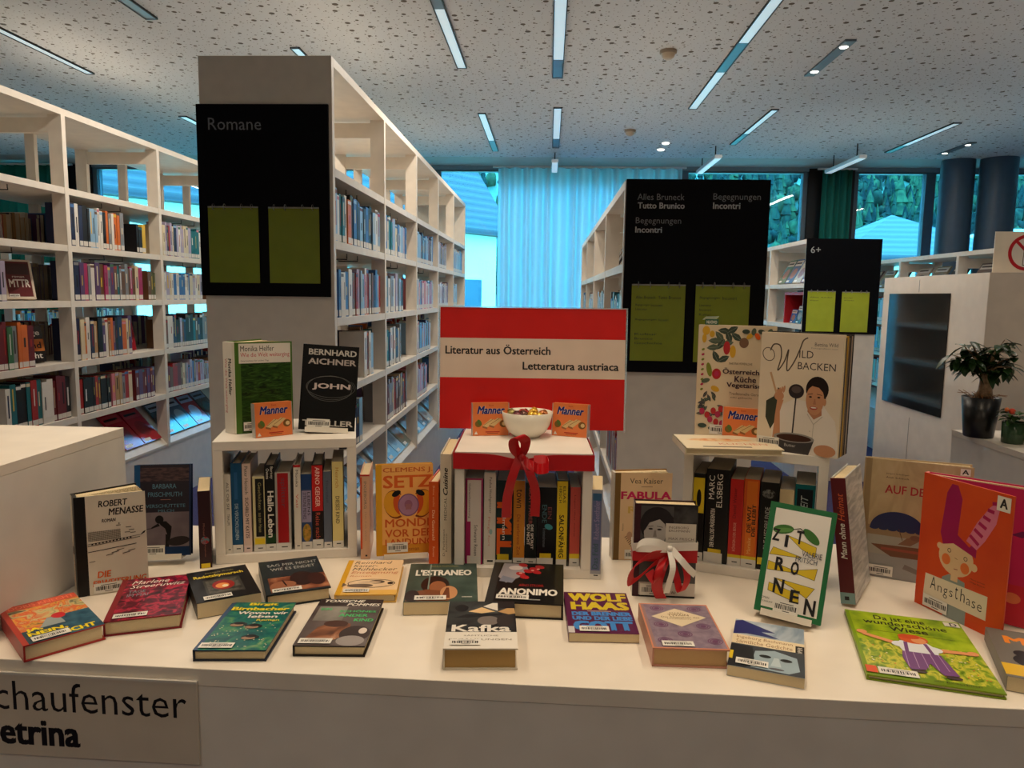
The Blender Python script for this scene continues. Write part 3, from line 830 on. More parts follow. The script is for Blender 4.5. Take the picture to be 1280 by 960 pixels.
# ================================================================== signs on the bookcase ends
GREY_TX = mat((126, 130, 134), .5)
LGREY_TX = mat((186, 190, 192), .5)
def panel(label, x0, x1, y, z0, z1, texts, sheets, green):
    """black sign panel in front of a bookcase end, with lettering and note pads hung on wire rings"""
    root = thing('bookcase_sign', label, 'sign', TR(x0, y - .001, z0))
    Wd, Ht = x1 - x0, z1 - z0
    mb = MB().box((0, -.012, 0), (Wd, 0, Ht), PANEL)
    A = Art(mb, frame((0, -.012, 0), (1, 0, 0), (0, 0, 1)), Wd, Ht)
    for t, a, b, c, d, m_, bo in texts:
        A.text(t, (a - x0) / Wd, (b - z0) / Ht, (c - x0) / Wd, (d - z0) / Ht, m_, bo)
    mb.obj('board', root)
    for k, (a, b, c, d, lines) in enumerate(sheets):
        ws, hs = c - a, d - b
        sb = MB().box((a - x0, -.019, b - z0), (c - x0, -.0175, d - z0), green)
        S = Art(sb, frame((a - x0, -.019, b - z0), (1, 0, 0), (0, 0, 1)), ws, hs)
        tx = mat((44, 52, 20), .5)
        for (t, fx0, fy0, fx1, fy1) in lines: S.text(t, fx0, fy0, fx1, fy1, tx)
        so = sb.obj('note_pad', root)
        rb = MB().box((a - x0, -.021, d - z0 - .002), (c - x0, -.0195, d - z0 + .004), mat((150, 150, 140), .4))
        for q in (.12, .34, .68, .88):
            xx = a - x0 + ws * q
            pts = [(xx, -.019 + .012 * math.cos(t) - .004, d - z0 + .002 + .012 * math.sin(t)) for t in [2 * PI * i / 10 for i in range(11)]]
            rb.tube(pts, .0015, mat((180, 180, 176), .3, .5, .8), 5)
        rb.obj('ring_binding', so)
    return root
pad_lines = [('Alles Bruneck', .08, .82, .45, .86), ('Tutto Brunico', .5, .82, .92, .86), ('Begegnungen', .08, .72, .34, .755), ('Incontri', .37, .72, .58, .755), ('Literatur', .08, .67, .3, .7), ('Begegnungen', .08, .53, .48, .56), ('Incontri', .52, .53, .7, .56), ('Kultur', .08, .34, .5, .37), ('Brunico', .08, .28, .42, .31), ('Geschichte', .08, .22, .6, .25)]
ZP = 3.2
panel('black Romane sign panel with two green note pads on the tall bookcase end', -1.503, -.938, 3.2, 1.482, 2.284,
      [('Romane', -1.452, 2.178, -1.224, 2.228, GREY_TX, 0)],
      [(-1.462, 1.538, -1.243, 1.857, []), (-1.199, 1.539, -.98, 1.856, [])], mat((128, 140, 34), .25, .5))  # pad paper darkened to olive, shade put into its colour
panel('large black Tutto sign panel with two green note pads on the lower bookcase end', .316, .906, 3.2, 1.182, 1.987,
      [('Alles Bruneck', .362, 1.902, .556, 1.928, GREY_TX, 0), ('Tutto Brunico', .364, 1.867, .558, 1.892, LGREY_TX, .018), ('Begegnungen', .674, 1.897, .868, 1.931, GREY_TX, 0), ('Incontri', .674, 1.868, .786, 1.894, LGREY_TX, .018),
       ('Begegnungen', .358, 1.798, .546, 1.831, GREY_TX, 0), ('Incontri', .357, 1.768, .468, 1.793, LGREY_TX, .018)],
      [(.35, 1.232, .574, 1.551, pad_lines), (.617, 1.23, .841, 1.552, [('Begegnungen', .08, .82, .45, .86), ('Incontri', .5, .82, .76, .86), ('Literatur', .08, .73, .3, .76), ('Incontri', .08, .67, .3, .7), ('Kultur', .08, .61, .3, .64)])], mat((140, 152, 40), .25, .5))  # same pad paper, its shade also put into the green
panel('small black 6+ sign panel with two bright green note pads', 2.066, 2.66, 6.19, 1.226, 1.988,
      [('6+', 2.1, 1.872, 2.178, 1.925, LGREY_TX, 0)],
      [(2.094, 1.244, 2.315, 1.566, [('Alles', .08, .84, .4, .87), ('Kinder', .5, .84, .9, .87), ('Wissen', .08, .76, .4, .79)]), (2.366, 1.243, 2.583, 1.563, [('Kinder', .08, .84, .4, .87), ('Wissen', .08, .78, .45, .81)])], mat((176, 190, 50), .25, .5))  # same pad paper, brighter green stands in for more light

# ================================================================== counters, cabinet, white box
ZC = .9
fy = lambda x: 1.092 - .0212 * x
CXL, CXR, CYB = -.955, 2.3, 1.82
root = thing('display_counter', 'long white display counter holding the Austrian book display', 'counter', TR(0, 0, 0))
MB().prism([(CXL, fy(CXL)), (CXR, fy(CXR)), (CXR, CYB), (CXL, CYB)], ZC - .03, ZC, COUNTER).obj('worktop', root, None, .0015)
MB().prism([(CXL, fy(CXL) + .0005), (CXR, fy(CXR) + .0005), (CXR, CYB - .01), (CXL, CYB - .01)], .0, ZC - .0301, WHITE).obj('front_panel', root)
root = thing('white_box', 'white box cabinet at the display counter end, in front of the open bookcase', 'cabinet', TR(0, 0, 0))
MB().box((-2.1, 1.06, 0), (-.957, 1.62, 1.17), WHITE).obj('body', root)
MB().box((-2.1, 1.06, 1.1701), (-.957, 1.62, 1.19), COUNTER).obj('top_board', root, None, .0015)
# sign plate on the counter front
pa = .0212
PM = frame((-.945, fy(-.945) - .0005, .737), (math.cos(pa), -math.sin(pa), 0), (0, 0, 1))
root = thing('sign_plate', 'grey lettered plate fixed to the display counter front', 'sign', PM)
mb = MB().box((0, 0, 0), (.395, .139, .004), mat((206, 194, 178), .35, .5))
A = Art(mb, TR(0, 0, .004), .395, .139)
BLK = mat((10, 10, 12), .4)
A.text('Schaufenster', .05, .565, .955, .93, BLK, -.003); A.text('Vetrina', .05, .13, .494, .47, BLK, .028)
mb.obj('plate', root)
MB().box((0, .139, 0), (.395, .143, .005), mat((214, 208, 200), .2, .6)).obj('clear_edge', root)

# cabinet with the touch screen, and the sign on it
root = thing('screen_cabinet', 'tall white cabinet with a dark touch screen in its side', 'cabinet', TR(0, 0, 0))
X0, Y0, Y1, ZT_ = 2.1, 3.69, 4.81, 1.64
CABM = mat((224, 212, 198), .5, .3)
MB().box((X0, Y0, 0), (3.6, Y1, ZT_), CABM).obj('body', root, None, .003)
sc_ = MB().box((X0 - .006, 4.02, .884), (X0 - .001, 4.715, 1.542), mat((8, 11, 16), .06, .6)).obj('touch_screen', root)
for z0, z1 in ((.02, .83), (1.55, 1.62)):
    MB().box((X0 - .0012, 4.36, z0), (X0 - .0002, 4.363, z1), mat((120, 112, 104), .5)).obj('panel_joint', root)
a = at_z(1224, 342, ZT_)
root = thing('prohibition_sign', 'white no mobile phone sign on top of the screen cabinet', 'sign', TR(a.x + .02, 3.78, ZT_) @ RZ(-6))
mb = MB().box((0, 0, 0), (.3, .004, .2), mat((238, 226, 206), .35, .5))
A = Art(mb, frame((0, 0, 0), (1, 0, 0), (0, 0, 1)), .3, .2)
RED = mat((186, 26, 38), .4)
A.ell(.5, .5, .27, .41, W_)
ph = [(.44, .2), (.62, .2), (.6, .8), (.45, .76)]
for i in range(4): A.line([ph[i], ph[(i + 1) % 4]], .003, INK)
A.line([(.47, .52), (.59, .53)], .002, INK); A.line([(.47, .7), (.58, .71)], .002, INK)
for i in range(3):
    for j in range(3): A.rect(.475 + i * .04, .26 + j * .08, .495 + i * .04, .3 + j * .08, INK)
A.line([(.565, .8), (.565, .9)], .004, INK)
A.ring(.5, .5, .29, .435, .016, RED, 40)
A.line([(.32, .78), (.68, .22)], .014, RED)
mb.obj('board', root)
MB().box((.05, 0, 0), (.25, .07, .004), mat((230, 230, 226), .2)).obj('foot', root)

# low desk with the plants
root = thing('plant_desk', 'lower white desk carrying the potted plants', 'desk', TR(0, 0, 0))
MB().box((1.756, 1.95, 0), (3.2, 3.26, .925), WHITE).obj('body', root)
MB().box((1.754, 1.94, .9255), (3.2, 3.262, .95), COUNTER).obj('top_board', root, None, .0015)

def leaf(mb, base, d, L_, wd, m, droop=.25, up=(0, 0, 1)):
    d = Vector(d).normalized(); s = d.cross(Vector(up))
    if s.length < .1: s = Vector((1, 0, 0))
    s.normalize(); n = s.cross(d)
    rows_ = [(0, .06), (.2, .7), (.45, 1), (.72, .78), (.92, .3), (1, .02)]
    vs_ = []; fs_ = []
    for f, ww in rows_:
        c = Vector(base) + d * (L_ * f) + Vector((0, 0, -droop * L_ * f * f))
        for q in (-1, 0, 1): vs_.append((c + s * (q * wd * ww / 2) + n * (abs(q) * wd * ww * .12))[:])
    for i in range(5):
        for q in (0, 1): fs_.append((i * 3 + q, i * 3 + q + 1, i * 3 + q + 4, i * 3 + q + 3))
    mb.add(vs_, fs_, m, None, True)
LEAF = pmat([(.3, (20, 40, 18)), (.7, (44, 76, 32))], 25, 'noise', rough=.3)
LEAF2 = pmat([(.3, (40, 80, 34)), (.7, (84, 124, 56))], 25, 'noise', rough=.35)
pc = at_z(1233, 549, .95)
root = thing('potted_ficus', 'small ficus bonsai in a tapered black pot on the plant desk', 'plant', TR(pc.x, pc.y + .06, .95))
s_ = .155 / .155
MB().lathe([(0, 0), (.052, 0), (.055, .004), (.071, .165), (.067, .165), (.062, .14), (0, .14)], mat((14, 14, 16), .3, .5), 36).obj('pot', root)
MB().lathe([(0, .148), (.062, .142)], pmat([(.3, (60, 44, 30)), (.7, (110, 84, 56))], 90), 30).obj('soil', root)
tm = pmat([(.3, (120, 96, 72)), (.7, (168, 140, 110))], 60)
tb = MB()
tb.tube([(.01, 0, .14), (.012, 0, .17), (.012, 0, .2), (.006, 0, .23), (0, 0, .26), (.004, 0, .3)], [.026, .03, .025, .017, .013, .008], tm, 12)
tb.tube([(-.02, .01, .14), (-.004, .004, .18), (.006, 0, .21)], [.012, .014, .01], tm, 8)
rr = random.Random(12)
lb = MB()
tips = [(-.13, 0, .335), (-.10, -.03, .37), (-.05, .02, .385), (-.06, -.02, .33), (-.03, -.03, .30), (.03, .02, .36), (.06, -.02, .40), (.1, .02, .38), (.12, 0, .33), (.09, -.03, .29), (.02, -.03, .27), (-.09, .03, .31), (.05, .03, .31)]
for tx_, ty_, tz_ in tips:
    st = Vector((0, 0, .25)); en = Vector((tx_, ty_, tz_)); md = (st + en) / 2 + Vector((0, 0, .02))
    tb.tube([st, md, en], [.006, .004, .002], tm, 6)
    for k in range(13):
        f = rr.uniform(.5, 1.05); p_ = st.lerp(en, f)
        a = rr.uniform(0, 2 * PI)
        leaf(lb, p_, (math.cos(a), math.sin(a) * .8, rr.uniform(-.7, .5)), rr.uniform(.05, .072), rr.uniform(.026, .036), LEAF, .35)
tb.obj('trunk', root); lb.obj('foliage', root)
tw = MB()
for k in range(26):
    a = rr.uniform(0, 2 * PI); r_ = rr.uniform(.03, .1)
    tw.tube([(math.cos(a) * .02, math.sin(a) * .02, .15), (math.cos(a) * r_ * .7, math.sin(a) * r_ * .7, .175), (math.cos(a) * r_, math.sin(a) * r_, .165 + rr.uniform(-.01, .03))], .0012, mat((150, 104, 60), .8), 4)
tw.obj('dry_moss', root)
gp = at_z(1254, 554, .95)
root = thing('green_pot', 'leafy plant in a dark green glass pot beside the black pot', 'plant', TR(gp.x + .04, gp.y + .008, .95))
MB().lathe([(0, 0), (.036, 0), (.04, .004), (.042, .085), (.038, .085), (.036, .01), (0, .01)], mat((46, 74, 48), .12, .6), 30).obj('pot', root)
lb = MB()
for k in range(30):
    a = rr.uniform(0, 2 * PI)
    leaf(lb, (math.cos(a) * .015, math.sin(a) * .015, .08 + rr.uniform(0, .05)), (math.cos(a), math.sin(a), rr.uniform(.1, .9)), rr.uniform(.04, .066), .026, LEAF2 if k % 3 else LEAF, .5)
lb.obj('foliage', root)
MB().ball((-.03, -.03, .13), .012, mat((210, 70, 40), .5), 10).ball((-.045, -.02, .135), .009, mat((220, 120, 60), .5), 8).obj('red_berry', root)
gp = at_z(1277, 557, .95)
root = thing('flower_jar', 'glass jar with yellowish water and a pink flower at the frame edge', 'vase', TR(gp.x + .085, gp.y + .008, .95))
MB().lathe([(0, 0), (.034, 0), (.037, .006), (.037, .1), (.03, .115), (.03, .125), (.026, .125), (.026, .115), (.033, .1), (.033, .01), (0, .01)], mat((150, 156, 70), .08, .6), 30).obj('jar', root)
fb = MB(); fb.tube([(-.005, 0, .1), (-.02, -.01, .17), (-.03, -.01, .235)], .002, LEAF2, 6); fb.tube([(.01, 0, .1), (-.03, .01, .2), (-.05, .01, .26)], .0035, LEAF, 6)
for k in range(6):
    a = k * 1.05; leaf(fb, (-.01, 0, .11), (math.cos(a), math.sin(a), .8), .08, .02, LEAF2, .3)
fb.obj('stem', root)
pb = MB()
for k in range(14):
    a = k * 2.4; leaf(pb, (-.03, -.01, .235), (math.cos(a), math.sin(a), .5 - k * .03), .024, .016, mat((226, 176, 164), .6), .2)
pb.obj('blossom', root)

# ================================================================== display cubes and what stands on and in them
def cube(label, ox, oy, yaw, wd, dp, h, t=.02):
    M = TR(ox, oy, ZC + .0003) @ RZ(yaw)
    root = thing('display_cube', label, 'display cube', M, 'open display cubes')
    MB().box((0, 0, h - t), (wd, dp, h), WHITE).obj('top_board', root, None, .001)
    MB().box((0, 0, 0), (wd, dp, t), WHITE).obj('bottom_board', root, None, .001)
    MB().box((0, 0, t), (t, dp, h - t), WHITE).obj('side_board', root, None, .001)
    MB().box((wd - t, 0, t), (wd, dp, h - t), WHITE).obj('side_board', root, None, .001)
    return M
C1 = cube('open white cube with novels inside, before the Romane panel', -.722, 1.552, 14.5, .305, .29, .275)
C2 = cube('open white cube tied with a red ribbon, in the middle of the display', -.19, 1.528, 1.5, .29, .29, .272)
C3 = cube('open white cube carrying cookbooks, before the black Tutto panel', .304, 1.615, -19.5, .292, .27, .28)
Z1, Z2, Z3 = ZC + .2755, ZC + .2725, ZC + .2805

CLEAR, N, L, p = base_mat('clear_plastic')
p.inputs['Base Color'].default_value = (.9, .92, .92, 1); p.inputs['Roughness'].default_value = .08
p.inputs['Transmission Weight'].default_value = .75; p.inputs['IOR'].default_value = 1.3
def stand(label, M, wd, hh, t):
    """clear plastic easel: lip, back plate and foot; M is the frame of the book standing on it"""
    root = thing('book_stand', label, 'book stand', M, 'clear book easels')
    wp = mat((226, 220, 208), .2, .5)
    MB().box((wd * .12, -.02, -.004), (wd * .88, t + .0036, -.001), wp).box((wd * .12, -.02, -.001), (wd * .88, -.018, .008), wp).obj('lip', root)
    MB().box((wd * .2, t + .0016, -.004), (wd * .8, t + .0036, hh), CLEAR).obj('back_plate', root)
    return root
def ab(a, b, z):
    A = at_z(a[0], a[1], z); B = at_z(b[0], b[1], z); d = B - A
    return A, math.degrees(math.atan2(d.y, d.x)), d.length
def standing(label, a, b, z0, h, t, col, art=None, w=None, yaw=None, lean=0, easel=None, tilt=0, **k):
    A, yw, ww = ab(a, b, z0)
    if yaw is not None: yw = yaw
    if w is not None: ww = w
    M = TR(A.x, A.y, z0 + .0004 + t * math.sin(math.radians(lean)) + ww * math.sin(math.radians(tilt)) * .5) @ RZ(yw) @ RX(-lean) @ RY(tilt)
    if easel: stand(easel, M @ TR(0, -.0006, -.0006), ww, h * .55, t)
    return book(label, ww, h, t, M, col, art, **k)
def lying(label, q, t, col, art=None, z0=ZC, w=None, h=None, **k):
    P = [at_z(u, v, z0 + t) for u, v in q]
    d1 = P[1] - P[0]; d2 = P[3] - P[0]
    ang = math.degrees(math.atan2(d1.y, d1.x))
    w = w or ((P[1] - P[0]).length + (P[2] - P[3]).length) / 2
    h = h or (d2.length + (P[2] - P[1]).length) / 2
    return book(label, w, h, t, TR(P[0].x, P[0].y, z0 + t + .0004) @ RZ(ang) @ RX(-90), col, art, **k)
def spined(label, M, x, y, t, h, w, col, spine, z=.0204, **k):
    """a book showing its spine; M is a frame whose -y looks at the viewer"""
    return book(label, w, h, t, M @ TR(x + t, y, z) @ RZ(90), col, None, spine, **k)
def c_(r, g, b, ro=.4): return mat((r, g, b), ro, .28)
BK, WT, CR = c_(18, 17, 18), c_(228, 222, 212), c_(222, 200, 158)
RD, OR, YE = c_(176, 30, 34), c_(216, 92, 30), c_(226, 196, 40)
STICK = mat((216, 212, 206), .45)

# ---- novels inside the first cube: label, x0, x1, top (zoomed pixels), colour, spine print
def strip(A, m=STICK, hi=.1): A.rect(0, .0, 1, hi, m); A.rect(.35, .04, .75, .052, INK)
def s_a1(A): A.text('ALS OB SIE', .3, .55, .68, .9, INK, 0, 0, -90); A.text('TRAUM', .3, .36, .68, .5, INK, 0, 0, -90); strip(A, WT, .06)
def s_a2(A): A.text('DIE VERSCHOLLENEN', .3, .15, .62, .55, c_(180, 200, 210), 0, 0, -90); A.rect(.3, .6, .6, .9, c_(40, 92, 140)); strip(A, STICK, .09)
def s_a3(A): A.text('Peter Henisch', .28, .66, .68, .97, INK, 0, 0, -90); A.text('SUCHBILD MIT KATZE', .28, .16, .68, .62, c_(60, 40, 40), .01, 0, -90); strip(A, mat((222, 200, 196), .4), .08)
def s_a4(A): A.rect(.22, .2, .92, .97, c_(20, 22, 24)); A.text('Geschichten', .45, .56, .72, .92, c_(170, 160, 110), 0, 0, -90); A.text('aus dem Hause', .45, .26, .72, .52, c_(170, 160, 110), 0, 0, -90); A.rect(.1, .1, .95, .18, YE); strip(A, STICK, .09)
def s_a5(A): A.rect(0, .09, 1, .2, c_(24, 60, 30)); A.text('Hallo', .25, .46, .85, .7, WT, .02, 0, -90); A.text('Leben', .25, .16, .85, .43, WT, .02, 0, -90); A.text('Barney', .5, .84, .85, .98, WT, 0, 0, -90); A.text('Owens', .15, .84, .45, .96, WT, 0, 0, -90); strip(A, STICK, .085)
def s_a6(A): A.rect(.14, .1, .86, .99, c_(160, 24, 30)); A.text('splitter', .3, .55, .7, .93, c_(120, 60, 70), .01, 0, -90); strip(A, STICK, .095)
def s_a7(A): A.rect(0, .97, 1, 1, RD); A.text('Monika', .3, .74, .65, .94, INK, 0, 0, -90); A.text('Vati', .3, .5, .65, .66, c_(200, 90, 80), 0, 0, -90); strip(A, WT, .06)
def s_a8(A): A.rect(0, .8, 1, .99, c_(30, 60, 110)); A.rect(.05, .36, .95, .78, c_(150, 140, 170)); A.text('ZITRONE MEINES', .18, .4, .48, .76, INK, 0, 0, -90); A.text('LEBENS', .6, .45, .85, .76, INK, 0, 0, -90); A.ell(.5, .22, .4, .12, pmat([(.35, (120, 110, 40)), (.6, (190, 140, 60))], 120)); strip(A, STICK, .1)
def s_a9(A): A.rect(0, .45, 1, .99, c_(190, 34, 34)); A.text('ARNO GEIGER', .3, .5, .72, .97, c_(240, 200, 190), .01, 0, -90); A.text('Reise nach', .3, .12, .72, .43, c_(200, 90, 70), 0, 0, -90); strip(A, STICK, .11)
def s_a10(A): A.text('Elternteil', .35, .6, .62, .88, c_(60, 66, 84), 0, 0, -90); strip(A, STICK, .08)
def s_a11(A): A.text('Heinrich', .3, .7, .62, .93, c_(190, 130, 30), 0, 0, -90); A.text('DIESES KIND', .3, .28, .66, .6, c_(96, 90, 60), .01, 0, -90); strip(A, WT, .08)
IN = 'books inside the display cubes'
for lb, a, b, tp, bt, col, fn, hard in (
        ('thin white paperback, first in the cube before the Romane panel', 191, 231, 378, 905, (214, 208, 196), s_a1, False),
        ('deep blue hardcover with pale spine lettering, inside the first cube', 233, 300, 305, 905, (22, 76, 116), s_a2, True),
        ('pinkish white hardcover with dark downward lettering, beside the deep blue one', 304, 357, 305, 900, (214, 190, 180), s_a3, True),
        ('cream book with a black spine field and yellow tab, inside the first cube', 368, 444, 378, 885, (206, 196, 150), s_a4, False),
        ('black and dark green book with large white spine lettering', 446, 511, 298, 880, (20, 20, 22), s_a5, True),
        ('thick grey book with a plain red spine field', 512, 611, 345, 875, (170, 164, 158), s_a6, True),
        ('slim white book with red top edge, right beside the thick red spine', 632, 677, 285, 862, (220, 212, 200), s_a7, True),
        ('blue and lilac paperback with a small fruit picture on its spine', 679, 748, 345, 858, (52, 70, 110), s_a8, False),
        ('red over black hardcover with large upright white name on its spine', 751, 822, 290, 865, (30, 24, 26), s_a9, True),
        ('plain grey blue paperback, second last in the first cube', 826, 878, 330, 856, (92, 100, 118), s_a10, False),
        ('cream yellow book with teal cover, last in the first cube', 884, 956, 262, 852, (224, 208, 140), s_a11, False)):
    k_ = .265 / 795
    spined(lb, C1, .02 + (a - 190) * k_, .012, (b - a) * k_, min(.225, (bt - tp) / 2943), .135, col, fn, hard=hard, paper=PAPERG, group=IN)
def s_b1(A): A.rect(0, .0, .1, 1, c_(160, 30, 92)); A.rect(.9, .0, 1, 1, c_(160, 30, 92)); A.rect(0, .98, 1, 1, c_(160, 30, 92)); A.rect(0, .1, .3, .5, c_(160, 30, 92)); A.text('Gebrauchsanweisung', .14, .54, .3, .94, c_(90, 80, 84), 0, 0, -90); A.text('Schwarze Rosen', .5, .1, .7, .46, c_(60, 60, 64), 0, 0, -90); A.rect(.3, 0, .9, .09, STICK)
def s_b2(A): A.text('Paulus Hochgatterer', .38, .56, .66, .95, c_(90, 84, 80), 0, 0, -90); A.text('Fliege fort', .3, .2, .55, .52, c_(200, 140, 120), 0, 0, -90); A.ell(.6, .36, .14, .03, c_(150, 180, 180)); A.rect(0, 0, 1, .06, WT); A.rect(.3, .03, .8, .05, INK)
def s_b3(A):
    o = c_(226, 96, 30)
    A.text('TYLL', .06, .12, .96, .82, o, .06, 0, -90); A.text('Kehlmann', .4, .3, .6, .75, WT, 0, 0, -90); A.rect(.1, .06, .8, .13, YE); A.rect(0, 0, 1, .06, STICK)
def s_b4(A): A.text('town', .25, .68, .75, .9, c_(60, 30, 20), 0, 0, -90); A.text('Die verlorene Zeit', .32, .12, .62, .6, c_(150, 60, 30), 0, 0, -90); strip(A, STICK, .09)
def s_b5(A): A.text('GLATTAUER', .3, .5, .62, .95, c_(150, 80, 76), .02, 0, -90); A.text('DIE SPÜRST', .52, .2, .78, .5, WT, .02, 0, -90); A.text('DU NICHT', .18, .25, .44, .5, WT, .02, 0, -90); strip(A, STICK, .09)
def s_b6(A): A.text('EIN', .55, .6, .75, .75, c_(130, 70, 70), 0, 0, -90); A.text('ENDE', .25, .55, .5, .78, c_(70, 110, 120), .01, 0, -90); A.ell(.6, .5, .22, .035, c_(70, 150, 160), 14, 0, 360, -20); A.text('Kriminalroman', .3, .24, .45, .48, c_(110, 120, 130), 0, 0, -90); A.rect(.15, .1, .75, .16, YE); A.rect(0, 0, .85, .1, STICK)
def s_b7(A): A.rect(0, 0, .85, .99, YE); A.text('SALONFÄHIG', .2, .1, .68, .6, BK, .015, 0, -90); A.text('ELIAS', .48, .74, .7, .93, BK, 0, 0, -90); A.text('HIRSCH', .16, .74, .38, .93, BK, 0, 0, -90); A.rect(0, 0, .85, .08, STICK)
def s_b8(A): A.text('Lügen über meine', .35, .38, .55, .9, c_(120, 40, 40), 0, 0, -90); A.rect(0, .1, 1, .16, YE); strip(A, STICK, .1)
for lb, a, b, tp, bt, col, fn, hard in (
        ('white paperback edged in magenta, first inside the ribboned cube', 190, 296, 306, 840, (222, 212, 204), s_b1, False),
        ('slim white hardcover beside the magenta edged one in the ribboned cube', 304, 376, 278, 850, (214, 206, 196), s_b2, True),
        ('dark teal book with big orange letters on its spine', 378, 480, 306, 830, (24, 46, 50), s_b3, True),
        ('mustard orange hardcover spine behind the ribbon bow', 486, 556, 305, 830, (206, 134, 40), s_b4, True),
        ('black green book with white and rusty spine lettering, behind the ribbon end', 558, 630, 318, 830, (16, 32, 32), s_b5, True),
        ('low black paperback with a small turquoise mark on its spine', 634, 752, 375, 862, (12, 14, 20), s_b6, False),
        ('black hardcover with a yellow spine, inside the ribboned cube', 754, 830, 318, 850, (18, 18, 16), s_b7, True),
        ('coral red paperback, last inside the ribboned cube', 836, 898, 375, 866, (200, 84, 74), s_b8, False)):
    k_ = .25 / 720
    spined(lb, C2, .02 + (a - 185) * k_, .02, (b - a) * k_, min(.222, (bt - tp) / 2808), .135, col, fn, hard=hard, paper=PAPERG, group=IN)
def s_c1(A): A.rect(0, .55, .95, .95, YE); A.ell(.5, .72, .2, .1, BK); strip(A, STICK, .1)
def s_c2(A): A.text('MARC', .12, .68, .36, .93, WT, 0, 0, 90); A.text('ELSBERG', .46, .6, .7, .95, WT, 0, 0, 90); A.text('DER FALL DES PRÄSIDENTEN', .2, .17, .42, .58, WT, .01, 0, 90); A.rect(.18, .1, .74, .15, YE); A.rect(0, 0, .8, .11, STICK)
def s_c3(A): A.text('Daniel Wisser', .25, .55, .5, .9, c_(120, 16, 20), .01, 0, 90); A.text('KÖNIGIN DER BERGE', .3, .17, .55, .5, c_(230, 170, 150), 0, 0, 90); A.rect(0, .09, 1, .13, YE); strip(A, STICK, .095)
def s_c4(A): A.rect(.2, .1, .9, .98, c_(222, 116, 32)); A.text('DIE WUT', .28, .4, .55, .7, BK, .02, 0, 90); A.text('DIE BLEIBT', .6, .36, .85, .72, BK, .02, 0, 90); A.text('Mareike', .35, .16, .6, .34, c_(240, 190, 110), 0, 0, 90); A.rect(0, .09, 1, .13, YE); strip(A, STICK, .095)
def s_c5(A): A.ell(.45, .87, .36, .05, pmat([(.4, (30, 28, 28)), (.6, (130, 130, 126))], 160)); A.text('EINE NIEDERE ENDE', .3, .24, .55, .72, c_(190, 186, 180), 0, 0, 90); A.rect(0, .06, 1, .14, YE)
def s_c6(A): A.text('Alle', .35, .6, .6, .8, c_(90, 80, 70), 0, 0, 90); strip(A)
def s_c7(A): A.rect(.1, .1, .88, .95, c_(18, 22, 30)); A.text('ZEIT', .3, .68, .65, .88, c_(170, 180, 180), 0, .3, 90); A.text('reise', .3, .3, .6, .6, c_(110, 130, 140), 0, 0, 90); strip(A)
for lb, a, b, tp, col, fn, hard, h_ in (
        ('black book with a yellow field on its spine, first inside the cookbook cube', 118, 186, 340, (20, 18, 18), s_c1, False, .205),
        ('thick black paperback with tall white letters, inside the cookbook cube', 192, 328, 325, (14, 14, 16), s_c2, False, .218),
        ('bright red paperback, beside the thick black one in the cookbook cube', 332, 408, 375, (190, 34, 30), s_c3, False, .2),
        ('orange book with black spine lettering in the cookbook cube', 410, 495, 375, (206, 84, 24), s_c4, False, .203),
        ('black book with a pale grey emblem at its spine top, in the cookbook cube', 502, 604, 395, (18, 17, 17), s_c5, False, .2),
        ('plain cream book, second last in the cookbook cube', 608, 686, 440, (206, 186, 150), s_c6, False, .188),
        ('navy book edged in teal, last in the cookbook cube', 690, 798, 405, (16, 92, 96), s_c7, False, .203)):
    k_ = .252 / 690
    spined(lb, C3, .02 + (a - 115) * k_, .012, (b - a) * k_, h_ * .965, .13, col, fn, hard=hard, paper=PAPERG, group=IN)

# ---- books with their spines out beside the cubes
def s_d1(A): A.text('Michael', .35, .42, .5, .58, c_(150, 100, 90), 0, 0, -90); A.ell(.48, .36, .34, .05, pmat([(.4, (150, 30, 40)), (.6, (70, 120, 130))], 150)); A.text('Kumpfmüller', .4, .14, .55, .3, c_(140, 90, 80), 0, 0, -90); A.rect(.12, .0, .85, .06, YE)
A_, yw, _ = ab((250, 711), (270, 707), ZC)
spined('thick dark maroon book standing spine out against the first cube', TR(A_.x, A_.y, ZC) @ RZ(24), 0, 0, .025, .172, .13, (48, 24, 30), s_d1, z=.0004, hard=False)
def s_d2(A): A.rect(0, .98, 1, 1, RD); A.rect(0, .12, .2, .97, c_(206, 80, 40)); A.text('INGEBORG', .4, .6, .68, .92, c_(120, 110, 104), 0, 0, -90); A.text('MALINA WEG', .45, .22, .66, .56, c_(190, 150, 130), 0, 0, -90); A.rect(.5, .03, .7, .05, INK)
A_ = at_z(451, 699, ZC)
spined('slim pinkish book with a red top, standing alone beside the orange egg cover', TR(A_.x, A_.y, ZC) @ RZ(10), 0, 0, .021, .196, .13, (214, 170, 140), s_d2, z=.0004)
def s_e1(A): A.text('Bitte nicht', .4, .7, .6, .95, c_(230, 170, 120), 0, 0, -90); A.text('Das Gastmahl', .35, .3, .62, .66, c_(236, 190, 150), .01, 0, -90); A.text('Roman', .4, .1, .6, .22, c_(236, 190, 150), 0, 0, -90)
A_ = at_z(536, 706, ZC)
spined('narrow orange red book standing spine out before the cream cookbook spine', TR(A_.x, A_.y, ZC) @ RZ(-2), 0, 0, .022, .19, .12, (206, 84, 28), s_e1, z=.0004)
def s_e2(A): A.text('MEDICAL', .35, .42, .6, .62, c_(60, 56, 52), 0, 0, 90); A.text('Cuisine', .25, .64, .68, .88, c_(40, 36, 34), .02, .3, 90); A.text('D. Perkmann', .25, .1, .42, .34, c_(80, 76, 70), 0, 0, 90); A.text('Kochbuch', .5, .14, .64, .3, c_(80, 76, 70), 0, 0, 90)
A_ = at_z(550, 709, ZC)
